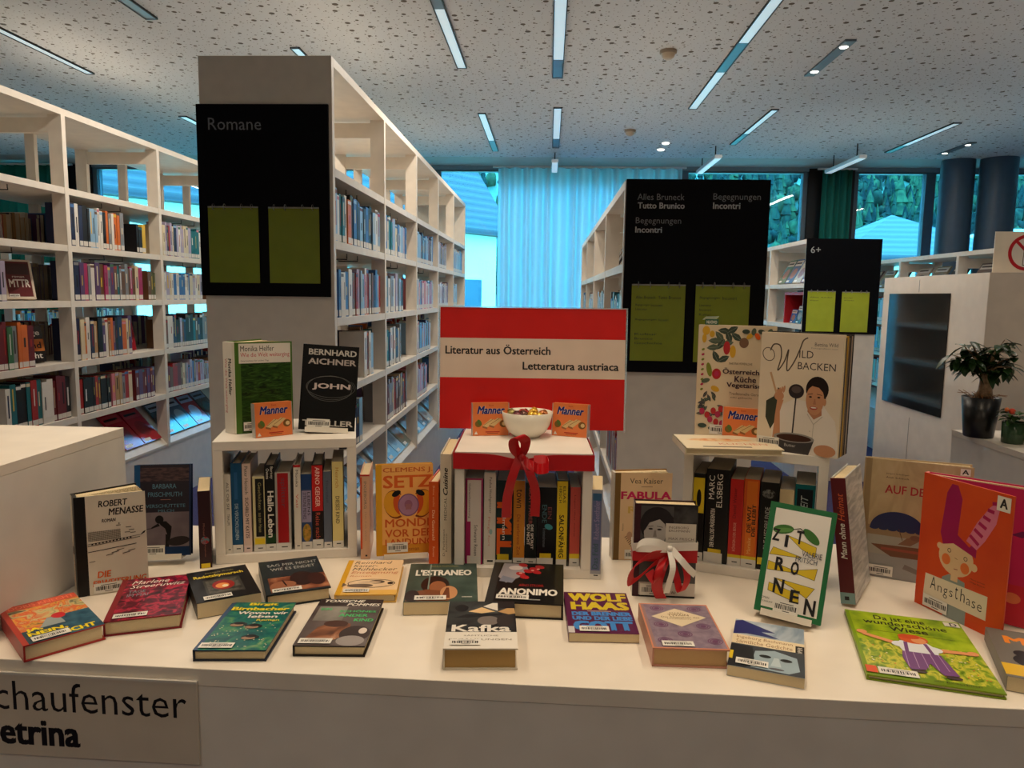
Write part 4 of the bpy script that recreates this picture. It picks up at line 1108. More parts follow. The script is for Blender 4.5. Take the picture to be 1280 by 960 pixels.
spined('tall cream cookbook standing spine out against the ribboned cube', TR(A_.x, A_.y, ZC) @ RZ(1.5), 0, 0, .0245, .255, .19, (206, 196, 178), s_e2, z=.0004)
def s_f1(A): A.rect(.1, .1, .9, .96, c_(92, 100, 140)); A.rect(.1, .88, .9, .96, c_(50, 92, 130)); A.text('Robert Seethaler', .25, .45, .75, .88, c_(140, 130, 170), .01, 0, 90); A.text('Das Feld', .2, .12, .7, .4, c_(60, 90, 100), .01, 0, 90); strip(A, STICK, .06)
A_ = at_z(737, 724, ZC)
spined('lilac blue paperback standing spine out past the ribboned cube', TR(A_.x, A_.y, ZC) @ RZ(-4), 0, 0, .023, .196, .125, (150, 150, 160), s_f1, z=.0004, hard=False)
def s_g1(A): A.rect(0, .09, 1, 1, c_(92, 30, 36)); A.text('Heimat', .3, .66, .75, .88, c_(206, 96, 60), 0, .3, 90); A.text('Mann ohne', .3, .36, .72, .64, WT, .01, .2, 90); A.rect(0, 0, 1, .09, c_(130, 160, 160)); A.rect(.3, .03, .6, .06, INK)
A_ = at_z(1051, 757, ZC)
root = book('maroon book leaning its spine against the side of the cookbook cube', .16, .25, .027, TR(A_.x, A_.y, ZC + .005) @ RZ(-32) @ RY(-8) @ TR(.027, 0, 0) @ RZ(90), pmat([(.35, (150, 150, 148)), (.65, (206, 202, 196))], 14, 'noise', (1, 1, 6), 1), None, s_g1, scol=(92, 30, 36), paper=PAPER)

# ---- covers shown on and around the cubes
def a_helfer(A):
    A.rect(0, 0, 1, 1, c_(74, 112, 40)); A.rect(.1, 0, .97, .77, pmat([(.3, (14, 28, 14)), (.55, (44, 78, 26)), (.8, (80, 116, 50))], 26, 'noise', (1, 1, 4), 2.5)); A.rect(.07, .77, .97, .985, WT)
    A.text('Monika Helfer', .1, .9, .68, .96, c_(40, 40, 40)); A.text('Wie die Welt weiterging', .1, .825, .95, .885, c_(190, 60, 70)); A.text('Geschichten für jeden Tag', .1, .785, .58, .805, c_(90, 84, 80))
def s_helfer(A): A.rect(0, 0, .86, 1, WT); A.text('Monika Helfer', .48, .42, .78, .82, BK, .02, 0, -90); A.text('Wie die Welt weiterging', .12, .22, .38, .82, c_(190, 80, 84), 0, 0, -90)
standing('hardcover with a dark green grass picture, upright on the first cube', (296, 543), (367, 537), Z1, .21, .046, (74, 112, 40), a_helfer, spine=s_helfer, scol=(220, 214, 200), opened=38, code=(.12, .03, .03, .02))
def a_john(A):
    A.text('BERNHARD', .1, .88, .96, .95, c_(190, 186, 180), .02); A.text('AICHNER', .1, .77, .96, .84, c_(180, 170, 166), .02)
    A.text('JOHN', .2, .47, .88, .55, c_(206, 190, 186), .025)
    g = c_(100, 100, 98)
    for k, (rx, ry, dx, dy) in enumerate(((.42, .14, 0, 0), (.44, .125, .01, .01), (.4, .15, -.01, -.008))):
        A.line([(.52 + dx + rx * math.cos(i * .21 + k), .5 + dy + ry * math.sin(i * .21 + k)) for i in range(29)], .0008, g)
    A.text('THRILLER', .06, .05, .96, .115, c_(190, 184, 178), .02)
standing('black thriller cover with white lettering and a scribbled oval, on the first cube', (373, 541), (445, 540), Z1, .2, .024, (10, 10, 12), a_john, w=.128, yaw=15, lean=9, tilt=4, easel='clear easel under the black thriller on the first cube', code=(.14, .03, .052, .02))
def wafer(label, a, b, z0, w=None, yaw=None):
    A_, yw, ww = ab(a, b, z0)
    if yaw is not None: yw = yaw
    w_, h_, t_ = w or ww, .077, .019
    root = thing('wafer_packet', label, 'sweets packet', TR(A_.x, A_.y, z0 + .0004) @ RZ(yw) @ RX(-4), 'orange wafer packets')
    mb = MB().box((.002, 0, 0), (w_ - .002, t_, h_), mat((226, 124, 66), .3, .5))
    A = Art(mb, frame((0, 0, 0), (1, 0, 0), (0, 0, 1)), w_, h_)
    bl = c_(20, 34, 120)
    A.text('Manner', .14, .66, .88, .9, WT, .055, .25); A.text('Manner', .14, .66, .88, .9, bl, .03, .25); A.text('Seit', .45, .9, .58, .945, RD)
    wf = c_(214, 184, 130); wf2 = c_(150, 100, 60)
    for dx, dy in ((.28, .3), (.46, .33)):
        A.poly([(dx, dy), (dx + .13, dy - .05), (dx + .36, dy + .17), (dx + .22, dy + .21)], wf)
        A.poly([(dx, dy), (dx + .13, dy - .05), (dx + .13, dy - .1), (dx, dy - .06)], wf2)
        A.line([(dx + .04, dy + .02), (dx + .27, dy + .19)], .0012, wf2)
    A.ell(.17, .36, .09, .1, c_(120, 96, 40)); A.ell(.2, .4, .05, .1, c_(84, 110, 50), rot=30); A.ell(.84, .36, .1, .11, c_(120, 84, 40)); A.ell(.86, .36, .055, .06, c_(220, 190, 140))
    A.rect(.36, .1, .74, .125, RD); A.rect(.4, .06, .7, .075, c_(140, 60, 30)); A.poly([(.06, .04), (.16, .04), (.11, .14)], WT)
    mb.obj('wrapper', root)
    fm = mat((196, 192, 190), .3, .6, .5)
    for x0, x1 in ((0, .0019), (w_ - .0019, w_)):
        MB().box((x0, .0005, .0005), (x1, t_ - .0005, h_ - .0005), fm).obj('foil_end', root)
wafer('orange wafer packet leaning on the green grass book', (319, 548), (366, 543), Z1, .088)
wafer('orange wafer packet on the ribboned cube, beside the bowl, silver end towards the Romane side', (590, 545), (634, 541), Z2, .088, 12)
wafer('orange wafer packet on the ribboned cube, beside the bowl towards the cookbooks', (689, 544), (731, 549), Z2, .088, -18)
# the red-white-red sign
A_ = at_z(553, 537, Z2)
SM = TR(-.2615, 1.796, Z2 + .0006) @ RZ(2.2) @ RX(-3)
root = thing('flag_sign', 'red, white and red title sign standing on the ribboned cube', 'sign', SM)
sw, sh = .452, .297
mb = MB().box((0, 0, 0), (sw, .003, sh), mat((206, 30, 28), .25, .5))
A = Art(mb, frame((0, 0, 0), (1, 0, 0), (0, 0, 1)), sw, sh)
A.rect(0, .425, 1, .75, mat((226, 206, 190), .3, .5))
A.text('Literatur aus Österreich', .028, .618, .597, .7, INK, .018); A.text('Letteratura austriaca', .447, .495, .967, .56, INK, .018)
mb.obj('printed_sheet', root)
hb = MB()
hb.box((-.004, -.0015, -.003), (0, .0045, sh + .003), CLEAR).box((sw, -.0015, -.003), (sw + .004, .0045, sh + .003), CLEAR).box((0, -.0015, sh), (sw, .0045, sh + .003), CLEAR)
hb.obj('clear_holder', root)
# bowl with chocolates
bc = at_z(658, 549, Z2)
BM = TR(bc.x, bc.y + .036, Z2 + .0004)
root = thing('china_bowl', 'white china bowl of wrapped chocolates on the ribboned cube', 'bowl', BM)
MB().lathe([(0, .003), (.03, .0), (.032, .003), (.044, .012), (.054, .03), (.06, .058), (.058, .059), (.052, .034), (.042, .017), (.02, .01), (0, .009)], mat((232, 226, 212), .15, .6), 44).obj('body', root)
rr = random.Random(4)
for k, (x, y, r_, c, lb) in enumerate(((-.022, -.018, .014, (96, 44, 52), 'dark red brown wrapped chocolate ball at the front of the bowl'), (-.008, -.006, .014, (80, 50, 40), 'brown wrapped chocolate ball beside the dark red one in the bowl'),
        (.012, -.02, .012, (220, 176, 60), 'gold wrapped chocolate in the bowl'), (.026, -.01, .012, (220, 176, 60), 'gold wrapped chocolate in the bowl'), (.016, .004, .013, (220, 176, 60), 'gold wrapped chocolate in the bowl'), (.036, .004, .011, (190, 120, 70), 'copper wrapped chocolate against the bowl rim'),
        (-.036, .004, .012, (150, 140, 80), 'olive gold wrapped chocolate at the bowl rim'), (-.01, .018, .013, (170, 60, 50), 'red wrapped chocolate towards the back of the bowl'), (.014, .026, .012, (220, 176, 60), 'gold wrapped chocolate in the bowl'))):
    fm = mat(c, .28, .6, .45)
    o = MB().ball((0, 0, 0), r_, fm, 12, None, (1, 1, .85))
    o.lathe([(.002, r_ * .8), (.008, r_ * .95), (.006, r_ * 1.0)], fm, 7)
    tag(o.obj('chocolate', None, BM @ TR(x, y, .05 + rr.uniform(-.003, .002)) @ RX(rr.uniform(-60, 60)) @ RY(rr.uniform(-60, 60))), lb, 'chocolate', 'wrapped chocolates in the bowl')
# filling below the top layer
for k in range(7):
    a = k * .9
    tag(MB().ball((0, 0, 0), .013, mat((150, 90, 60), .28, .6, .45), 10, None, (1, 1, .85)).obj('chocolate', None, BM @ TR(.02 * math.cos(a), .02 * math.sin(a), .03)), 'copper wrapped chocolate lying under the others in the bowl', 'chocolate', 'wrapped chocolates in the bowl')

# ---- ribbons
RIB = mat((186, 16, 24), .35, .5); RIBW = mat((228, 222, 214), .4)
root = thing('red_ribbon', 'red satin ribbon tied in a bow around the middle cube', 'ribbon', C2)
bz = .272
mb = MB()
n = 24
pts = [(-.004, .288, bz - .0185), (-.004, .1, bz - .0185), (-.003, -.002, bz - .0185)]
mb.ribbon(pts, (0, 0, .032), RIB)
pts = [(x_, -.004 - .0015 * math.sin(x_ * 30), bz - .0185 - (.006 * math.exp(-((x_ - .138) / .05) ** 2))) for x_ in [-.003 + .296 * i / n for i in range(n + 1)]]
mb.ribbon(pts, [(0, 0, .034 - .012 * math.exp(-((p_[0] - .138) / .035) ** 2)) for p_ in pts], RIB)
mb.ribbon([(.293, -.002, bz - .0185), (.294, .1, bz - .0185), (.294, .288, bz - .0185)], (0, 0, .032), RIB)
mb.obj('band', root)
bw = MB()
kx, kz = .14, bz - .006
def curve(pts, n=16):
    """smooth path through the points (Catmull-Rom)"""
    P = [Vector(p) for p in pts]; out = []
    for i in range(len(P) - 1):
        p0, p1, p2, p3 = P[max(i - 1, 0)], P[i], P[i + 1], P[min(i + 2, len(P) - 1)]
        m_ = n // (len(P) - 1) + 1
        for j in range(m_):
            t = j / m_
            out.append(.5 * ((2 * p1) + (p2 - p0) * t + (2 * p0 - 5 * p1 + 4 * p2 - p3) * t * t + (3 * p1 - p0 - 3 * p2 + p3) * t ** 3))
    out.append(P[-1])
    return out
loop = curve([(kx, -.008, kz), (kx - .014, -.02, kz + .018), (kx - .016, -.03, kz + .04), (kx - .004, -.036, kz + .048), (kx + .008, -.028, kz + .036), (kx + .006, -.016, kz + .016), (kx, -.008, kz)], 26)
bw.ribbon(loop, [(.02, .012, .006)] * len(loop), RIB)
curl = curve([(kx + .002, -.01, kz), (kx + .014, -.022, kz - .012), (kx + .026, -.018, kz - .018), (kx + .034, -.03, kz - .02), (kx + .044, -.022, kz - .022), (kx + .056, -.03, kz - .016), (kx + .05, -.016, kz - .006), (kx + .026, -.012, kz - .008)], 28)
bw.ribbon(curl, [(0, .01, .02)] * len(curl), RIB)
bw.ball((kx, -.011, kz - .002), .009, RIB, 12, None, (1, .8, 1.2))
bw.obj('bow', root)
t1 = curve([(kx - .004, -.012, kz), (kx - .018, -.024, kz - .04), (kx - .028, -.022, kz - .085), (kx - .03, -.02, kz - .128)], 18)
MB().ribbon(t1, [(.019, .004, 0)] * len(t1), RIB).obj('ribbon_end', root)
t2 = curve([(kx + .004, -.012, kz), (kx + .018, -.026, kz - .03), (kx + .03, -.022, kz - .07), (kx + .03, -.02, kz - .124)], 18)
MB().ribbon(t2, [(.019, -.004, 0)] * len(t2), RIB).obj('ribbon_end', root)

# ---- cookbooks on the third cube
def a_leaf(A, x, y, l, w_, rot, m):
    c, q = math.cos(math.radians(rot)), math.sin(math.radians(rot))
    pts = [(-.5, 0), (-.25, .34), (.05, .5), (.3, .3), (.5, 0), (.3, -.3), (.05, -.5), (-.25, -.34)]
    A.poly([(x + (u * l * c - v * w_ * q) / A.w, y + (u * l * q + v * w_ * c) / A.h) for u, v in pts], m)
    A.line([(x - .45 * l * c / A.w, y - .45 * l * q / A.h), (x + .45 * l * c / A.w, y + .45 * l * q / A.h)], .0005, c_(150, 156, 140))
def a_ost(A):
    A.rect(0, 0, 1, 1, mat((214, 196, 166), .4))
    lf, lf2, rd, mg, ye, gr = c_(62, 74, 64), c_(84, 96, 80), c_(176, 44, 48), c_(176, 46, 84), c_(206, 160, 50), c_(120, 130, 46)
    r = random.Random(9)
    for x_, y_ in ((.34, .95), (.28, .9), (.4, .9), (.3, .83), (.2, .8), (.24, .72), (.34, .7), (.44, .96), (.5, .9), (.22, .86), (.38, .84)):
        a_leaf(A, x_, y_, .03, .015, r.uniform(-70, 70), lf if r.random() < .6 else lf2)
    A.ell(.38, .8, .045, .06, rd); A.ell(.46, .77, .04, .055, ye); A.ell(.6, .85, .06, .045, c_(120, 90, 70)); A.ell(.1, .95, .05, .04, ye); A.ell(.18, .92, .035, .03, ye); A.ell(.08, .88, .03, .04, ye)
    A.ell(.16, .6, .035, .065, gr, 16, 0, 360, 12); A.ell(.26, .565, .06, .048, rd); A.ell(.26, .565, .03, .024, mg)
    for k in range(9): A.ell(.07, .78 - k * .045, .022, .01, mg if k % 2 else gr, 10, 0, 360, 30)
    A.ell(.12, .5, .06, .02, lf2, 12, 0, 360, 20); A.ell(.25, .43, .06, .025, ye, 12, 0, 360, -25)
    for k in range(20): a_leaf(A, r.uniform(.06, .36), r.uniform(.18, .4), .019, .007, r.uniform(-80, 80), lf if k % 2 else c_(60, 56, 60))
    for x_, y_ in ((.09, .22), (.16, .19), (.24, .23), (.3, .2), (.2, .15), (.28, .13), (.34, .25), (.36, .12)): A.ell(x_, y_, .036, .03, mg if r.random() < .5 else rd, 14)
    A.ell(.1, .09, .06, .02, lf); A.ell(.24, .07, .06, .02, lf)
    for k in range(8): A.ell(.62 + k * .05, .95 - (k % 2) * .04, .05, .02, (lf, ye, lf2, OR)[k % 4], 12, 0, 360, k * 40)
    A.text('MARTINA HOHENLOHE', .42, .655, .72, .675, c_(110, 96, 84))
    t = c_(66, 44, 54)
    A.text('Österreichs', .34, .57, .86, .625, t, .02); A.text('Küche', .5, .5, .78, .555, t, .02); A.text('Vegetarisch', .4, .44, .9, .495, t, .02); A.text('Traditionelle Gerichte', .44, .385, .9, .41, c_(110, 96, 84)); A.text('neu gekocht', .46, .35, .74, .372, c_(110, 96, 84))
standing('vegetable patterned cookbook with leaves and tomatoes, standing on the third cube', (868, 543), (946, 551), Z3, .258, .022, (214, 196, 166), a_ost, w=.17, yaw=-21, hard=True, code=(.2, .02, .05, .022), scol=(200, 170, 160))
A_, yo, _ = ab((868, 543), (946, 551), Z3)
OM = TR(A_.x, A_.y, Z3) @ RZ(-21)
root = thing('paper_tag', 'small green and white paper flag tucked into the vegetable cookbook', 'tag', OM @ TR(.012, .008, .2585))
mb = MB().box((0, 0, 0), (.03, .001, .013), mat((46, 96, 76), .5))
Art(mb, frame((0, 0, 0), (1, 0, 0), (0, 0, 1)), .03, .013).text('NUOVO', .12, .2, .9, .75, WT, .02)
mb.add([(-.006, 0, .012), (.022, .012, .012), (.03, .01, .02), (.002, -.004, .019)], [(0, 1, 2, 3)], mat((206, 222, 200), .5)).add([(-.006, 0, .0112), (.022, .012, .0112), (.03, .01, .0192), (.002, -.004, .0182)], [(3, 2, 1, 0)], mat((206, 222, 200), .5))
mb.obj('flag', root)
def a_wild(A):
    A.rect(0, 0, 1, 1, mat((224, 208, 184), .35))
    gy = c_(92, 80, 68)
    A.line([(.1 + .09 * math.cos(t * .3 + 2.2) + .02 * math.sin(t * .3), .815 + .055 * math.sin(t * .3 + 2.2)) for t in range(0, 24)], .0016, gy)
    A.line([(p[0], p[1]) for p in curve([(.12, .85, 0), (.16, .9, 0), (.24, .89, 0), (.26, .8, 0), (.225, .685, 0), (.3, .76, 0), (.345, .86, 0), (.335, .77, 0), (.345, .685, 0), (.42, .76, 0), (.48, .86, 0), (.52, .94, 0), (.57, .965, 0)], 60)], .0026, gy)
    A.text('ILD', .48, .8, .65, .86, c_(70, 62, 60)); A.text('BACKEN', .47, .705, .92, .765, c_(60, 52, 52)); A.text('Bettina Wild', .66, .9, .93, .93, c_(90, 80, 76)); A.text('Fotografiert von', .62, .875, .93, .89, c_(150, 140, 130))
    sk, ha, ch, ch2, dk = c_(196, 140, 104), c_(36, 26, 24), c_(226, 216, 204), c_(190, 180, 168), c_(52, 44, 46)
    A.poly([(.2, .0), (.18, .25), (.3, .4), (.46, .46), (.62, .44), (.8, .42), (.95, .3), (1.0, .12), (1.0, 0)], ch)
    A.poly([(.1, .28), (.17, .18), (.26, .3), (.27, .42), (.3, .52), (.24, .54), (.19, .46), (.1, .42)], c_(60, 64, 52))
    A.poly([(.2, .1), (.3, .1), (.28, .34), (.32, .44), (.24, .44), (.22, .3)], sk)
    for k in range(4): A.ell(.235 + k * .028, .5 + .01 * k, .014, .032, sk, 12, 0, 360, -8)
    A.ell(.26, .47, .06, .04, sk)
    A.line([(.22, .5), (.14, .66)], .004, c_(200, 160, 120))
    A.ell(.47, .52, .095, .06, dk); A.ell(.47, .535, .06, .03, c_(90, 76, 74)); A.line([(.47, .48), (.45, .16)], .003, dk)
    A.ell(.72, .55, .135, .105, ha); A.poly([(.62, .36), (.62, .46), (.78, .44), (.79, .34), (.7, .3)], c_(180, 124, 92))
    A.ell(.7, .465, .108, .128, sk); A.poly([(.59, .52), (.6, .585), (.68, .62), (.78, .6), (.835, .54), (.825, .46), (.79, .53), (.74, .565), (.66, .575), (.62, .55)], ha); A.ell(.815, .45, .02, .03, sk)
    A.ell(.645, .485, .018, .007, ha); A.ell(.745, .485, .018, .007, ha); A.line([(.615, .505), (.67, .512)], .0012, ha); A.line([(.72, .512), (.78, .505)], .0012, ha)
    A.poly([(.69, .47), (.705, .47), (.715, .425), (.68, .425)], c_(176, 120, 90)); A.ell(.69, .395, .045, .014, c_(170, 60, 60)); A.ell(.69, .398, .035, .006, WT)
    A.line([(.62, .34), (.7, .26), (.8, .33)], .0016, ch2); A.line([(.7, .26), (.69, .05)], .0012, ch2)
    for k in range(3): A.ell(.66, .2 - k * .06, .008, .005, ch2, 10)
    A.poly([(.22, .13), (.72, .13), (.66, .0), (.3, .0)], c_(66, 62, 62)); A.ell(.47, .13, .25, .04, c_(150, 146, 140)); A.ell(.47, .128, .215, .03, c_(64, 36, 26)); A.text('Butter', .36, .05, .5, .075, c_(190, 186, 180))
    A.ell(.85, .05, .13, .05, sk)
standing('pale cookbook with a smiling cook in white, first of a row on the third cube', (945, 560), (1038, 575), Z3, .25, .011, (224, 208, 184), a_wild, w=.166, yaw=-36, hard=False, code=(.02, .035, .045, .02))
A_, yo, _ = ab((945, 560), (1038, 575), Z3)
WM = TR(A_.x, A_.y, Z3 + .0004) @ RZ(-36)
y_ = .0118
for t_, h_, c, lb in ((.008, .244, (60, 50, 46), 'dark brown book right behind the smiling cook cover'), (.011, .247, (190, 150, 50), 'mustard yellow cookbook standing second behind the cook cover'), (.009, .243, (120, 96, 60), 'olive brown cookbook standing third behind the cook cover'), (.01, .248, (40, 36, 40), 'black cookbook standing fourth behind the cook cover'), (.008, .246, (170, 150, 130), 'pale cookbook standing fifth behind the cook cover'), (.01, .25, (50, 44, 40), 'blackish cookbook last in the row behind the cook cover')):
    book(lb, .166, h_, t_, WM @ TR(0, y_, 0), c, hard=True, group='cookbooks standing behind the cook cover')
    y_ += t_ + .0006
wafer('orange wafer packet leaning on the two cookbooks', (901, 551), (948, 559), Z3, .088, -24)
def a_thin(A):
    A.ell(.45, .62, .36, .1, pmat([(.35, (206, 120, 60)), (.6, (226, 196, 150))], 60)); A.text('KUCHEN', .4, .28, .9, .4, c_(200, 120, 80)); A.rect(.2, .1, .7, .16, c_(60, 50, 44))
lying('thin pale cookbook lying flat on the third cube', [(857, 560), (953, 562), (935, 543), (850, 541)], .014, (222, 208, 180), a_thin, z0=Z3, hard=True, h=.15, w=.2)

# ================================================================== books standing on the counter
def a_men(A):
    A.rect(0, 0, .14, 1, BK); A.rect(.14, 0, 1, 1, mat((214, 206, 190), .4))
    A.text('ROBERT', .32, .88, .74, .945, INK, .02, .15); A.text('MENASSE', .46, .79, .97, .86, INK, .02, .15); A.text('ROMAN', .36, .725, .56, .76, INK, .02, .15)
    g = c_(70, 66, 62)
    for i in range(8):
        A.rect(.16, .55 + i * .012, .62, .554 + i * .012, g)
    for i in range(26): A.rect(.16 + i * .018, .545, .164 + i * .018, .645, g)
    A.line([(.15, .5), (.9, .54)], .001, INK); A.line([(.15, .52), (.9, .56)], .0008, INK); A.line([(.15, .44), (.84, .475)], .0014, INK)
    for i in range(12): A.rect(.2 + i * .05, .51 + i * .0025, .225 + i * .05, .525 + i * .0025, INK)
    for x_, y_ in ((.7, .65), (.74, .62), (.68, .6), (.76, .59)): A.rect(x_, y_, x_ + .08, y_ + .006, INK)
    A.poly([(.9, .555), (.97, .575), (.99, .6), (.95, .59)], INK); A.rect(.56, .68, .63, .686, INK); A.rect(.6, .69, .61, .71, INK)
    for k in range(5): A.line([(.4 + k * .08, .39 + (k % 3) * .02), (.5 + k * .08, .4 + (k % 3) * .02)], .0012, INK)
    A.line([(.16, .34), (.24, .345)], .001, INK)
    o = c_(220, 96, 30)
    A.text('DIE', .26, .17, .46, .235, o, .02, .15); A.text('ERWEITERUNG', .19, .085, .97, .145, o, .02, .15)
def s_men(A): A.rect(0, 0, .5, 1, mat((214, 206, 190), .4)); A.text('Menasse', .15, .12, .4, .34, c_(200, 100, 60), 0, 0, 90); A.rect(.05, .4, .45, .48, c_(90, 86, 80))
standing('white hardcover with black spine edge and orange title, standing ajar on the counter', (100, 747), (183, 731), ZC, .2, .04, (24, 22, 22), a_men, w=.122, yaw=31, opened=20, spine=s_men, code=(.2, .015, .05, .02))
def a_fri(A):
    A.rect(0, 0, .1, 1, c_(24, 74, 120)); A.rect(.1, 0, .97, 1, c_(40, 36, 46)); A.rect(.1, .82, .97, .97, pmat([(.35, (40, 36, 44)), (.6, (84, 64, 66))], 60, 'noise', (1, 1, 3)))
    A.rect(.1, .1, .97, .48, pmat([(.3, (96, 84, 92)), (.7, (128, 116, 120))], 14)); A.rect(.1, 0, .97, .1, c_(20, 50, 90))
    t = c_(90, 130, 150)
    A.text('BARBARA', .32, .74, .74, .79, t); A.text('FRISCHMUTH', .24, .65, .84, .7, t); A.text('VERSCHÜTTETE', .2, .53, .9, .575, t); A.text('MILCH', .42, .48, .7, .51, t); A.rect(.46, .615, .64, .62, c_(170, 120, 100))
    d = c_(22, 20, 22)
    A.ell(.44, .4, .075, .045, d); A.poly([(.42, .38), (.56, .38), (.66, .32), (.64, .22), (.6, .2), (.54, .3), (.46, .34)], d); A.poly([(.55, .24), (.64, .22), (.61, .1), (.55, .1)], d); A.poly([(.42, .36), (.45, .33), (.3, .3), (.3, .315)], d); A.line([(.3, .305), (.12, .29)], .0012, d)
    A.ell(.78, .16, .2, .05, c_(44, 38, 40), 20, 0, 360, 8)
standing('dark blue edged book with a small bent figure, on an easel beside the white box', (168, 698), (244, 694), ZC + .012, .202, .018, (26, 44, 76), a_fri, w=.118, yaw=12, lean=8, easel='clear easel under the dark blue edged book', code=(.1, .012, .052, .022))
def a_setz(A):
    b, y, o = c_(230, 168, 92), c_(206, 150, 30), c_(206, 92, 34)
    A.rect(0, 0, .1, 1, y); A.rect(.1, 0, 1, 1, b); A.rect(.1, 0, 1, .12, c_(206, 140, 40))
    A.text('CLEMENS J.', .12, .9, .99, .965, c_(190, 90, 40), .01); A.text('SETZ', .12, .74, .99, .88, o, .02)
    for sx, rt in ((-1, 14), (1, -14)):
        A.ell(.56 + sx * .235, .56, .19, .16, c_(120, 56, 24), 24, 0, 360, rt); A.ell(.56 + sx * .25, .565, .175, .145, c_(214, 150, 36), 24, 0, 360, rt); A.ell(.56 + sx * .16, .555, .1, .115, c_(190, 78, 30), 20, 0, 360, rt); A.ell(.56 + sx * .1, .55, .07, .13, b, 18)
    A.ell(.56, .55, .185, .125, c_(120, 84, 120)); A.ell(.56, .55, .165, .112, c_(160, 120, 150)); A.ell(.56, .555, .07, .05, c_(140, 92, 120)); A.rect(.51, .5, .61, .56, c_(150, 100, 110))
    A.ell(.35, .68, .085, .03, BK, 14, 0, 360, 28); A.ell(.77, .68, .085, .03, BK, 14, 0, 360, -28)
    A.text('MONDE', .15, .31, .99, .4, c_(196, 84, 30), .01); A.text('VOR DER', .15, .2, .99, .285, c_(196, 84, 30), .01); A.text('LANDUNG', .15, .11, .99, .18, c_(196, 84, 30), .01); A.text('Roman', .5, .045, .74, .085, c_(150, 80, 30))
standing('orange cover with a purple egg shape, leaning on an easel between two cubes', (471, 697), (541, 689), ZC + .012, .205, .022, (206, 150, 40), a_setz, w=.128, yaw=15, lean=6, easel='clear easel under the orange egg cover', code=(.18, .035, .046, .022))
def a_vea(A):
    A.rect(0, 0, .1, 1, c_(120, 92, 50)); A.rect(.1, 0, 1, 1, c_(222, 190, 150)); A.text('Vea Kaiser', .26, .88, .84, .94, c_(60, 50, 46)); A.rect(.46, .84, .66, .846, c_(120, 90, 80))
    A.text('FABULA', .11, .7, .99, .79, c_(196, 34, 90), .03); A.text('RASA', .24, .54, .9, .62, c_(206, 170, 90), .02)
    for k in range(7): A.line([(.2 + .02 * k, .26 - .02 * k), (.27 + .02 * k, .3 - .02 * k)], .0016, c_(80, 60, 50))
    A.ell(.28, .28, .05, .05, c_(190, 150, 120)); A.text('Roman', .14, .34, .17, .42, c_(120, 90, 70), 0, 0, 90)
standing('beige cover with a pink title, standing open behind the book in ribbons', (766, 700), (836, 701), ZC, .204, .03, (150, 116, 70), a_vea, w=.13, yaw=4, opened=8, spine=lambda A: A.rect(0, 0, 1, 1, WT), code=(.2, .015, .05, .022), scol=(190, 186, 178))
def a_bac(A):
    A.rect(0, 0, .1, 1, c_(60, 26, 36)); A.rect(.1, 0, 1, 1, c_(40, 38, 40)); A.rect(.1, .13, 1, .98, c_(74, 72, 72)); A.rect(.62, .6, 1, .98, pmat([(.35, (24, 22, 24)), (.7, (84, 82, 82))], 24)); A.rect(.1, 0, 1, .16, c_(196, 186, 178))
    A.ell(.36, .78, .27, .19, c_(30, 27, 28)); A.ell(.33, .7, .175, .19, c_(172, 166, 162)); A.poly([(.12, .7), (.16, .86), (.3, .95), (.5, .94), (.62, .86), (.6, .74), (.5, .78), (.4, .84), (.24, .8), (.17, .72)], c_(34, 30, 32))
    A.ell(.26, .735, .035, .01, c_(40, 36, 36)); A.ell(.4, .73, .035, .01, c_(40, 36, 36)); A.line([(.21, .76), (.3, .765)], .001, c_(60, 54, 52)); A.line([(.36, .765), (.45, .755)], .001, c_(60, 54, 52)); A.poly([(.32, .72), (.345, .72), (.36, .65), (.3, .65)], c_(134, 128, 124)); A.ell(.33, .6, .06, .012, c_(96, 86, 84))
    A.rect(.5, .58, .98, .8, c_(206, 198, 186)); A.text('INGEBORG', .55, .745, .86, .77, c_(90, 70, 66)); A.text('BACHMANN', .55, .71, .88, .735, c_(90, 70, 66)); A.text('MAX FRISCH', .55, .625, .95, .65, c_(90, 70, 66))
    A.rect(.1, 0, 1, .02, BK)
    A.ell(.5, .08, .1, .05, c_(60, 58, 60)); A.text('Wir', .62, .04, .7, .07, INK)
BW, BH, BT = .124, .192, .034
A_ = at_z(790, 745, ZC)
BM_ = TR(A_.x, A_.y, ZC + .0004) @ RZ(-2)
book('black and white portrait hardcover tied with red and white ribbons', BW, BH, BT, BM_, (52, 24, 32), a_bac, lambda A: A.rect(0, 0, 1, 1, mat((206, 196, 186), .4)), code=(.12, .02, .05, .024))
root = thing('red_ribbon', 'red ribbon with wide loops tied around the portrait hardcover', 'ribbon', BM_)
mb = MB()
zz = .088
mb.ribbon([(-.0015, BT + .0015, zz), (-.0015, -.0022, zz), (BW * .5, -.0028, zz), (BW + .0015, -.0022, zz), (BW + .0015, BT + .0015, zz), (-.0015, BT + .0015, zz)], (0, 0, .026), RIB)
mb.obj('band', root)
bw = MB()
for pts, wv in (([(.066, -.006, .09), (.03, -.024, .094), (-.002, -.03, .07), (-.006, -.028, .04), (.012, -.024, .05), (.04, -.016, .075), (.066, -.006, .086)], (.012, .004, .016)),
                ([(.07, -.006, .09), (.095, -.02, .085), (.104, -.026, .05), (.092, -.026, .024), (.084, -.02, .05), (.074, -.008, .084)], (.013, .004, .004)),
                ([(.064, -.006, .088), (.05, -.028, .07), (.044, -.03, .045), (.03, -.02, .06)], (.016, .004, .01))):
    cc = curve(pts, 26); bw.ribbon(cc, [wv] * len(cc), RIB)
bw.obj('bow', root)
cc = curve([(.064, -.008, .088), (.05, -.026, .06), (.046, -.024, .03), (.056, -.016, .004)], 18)
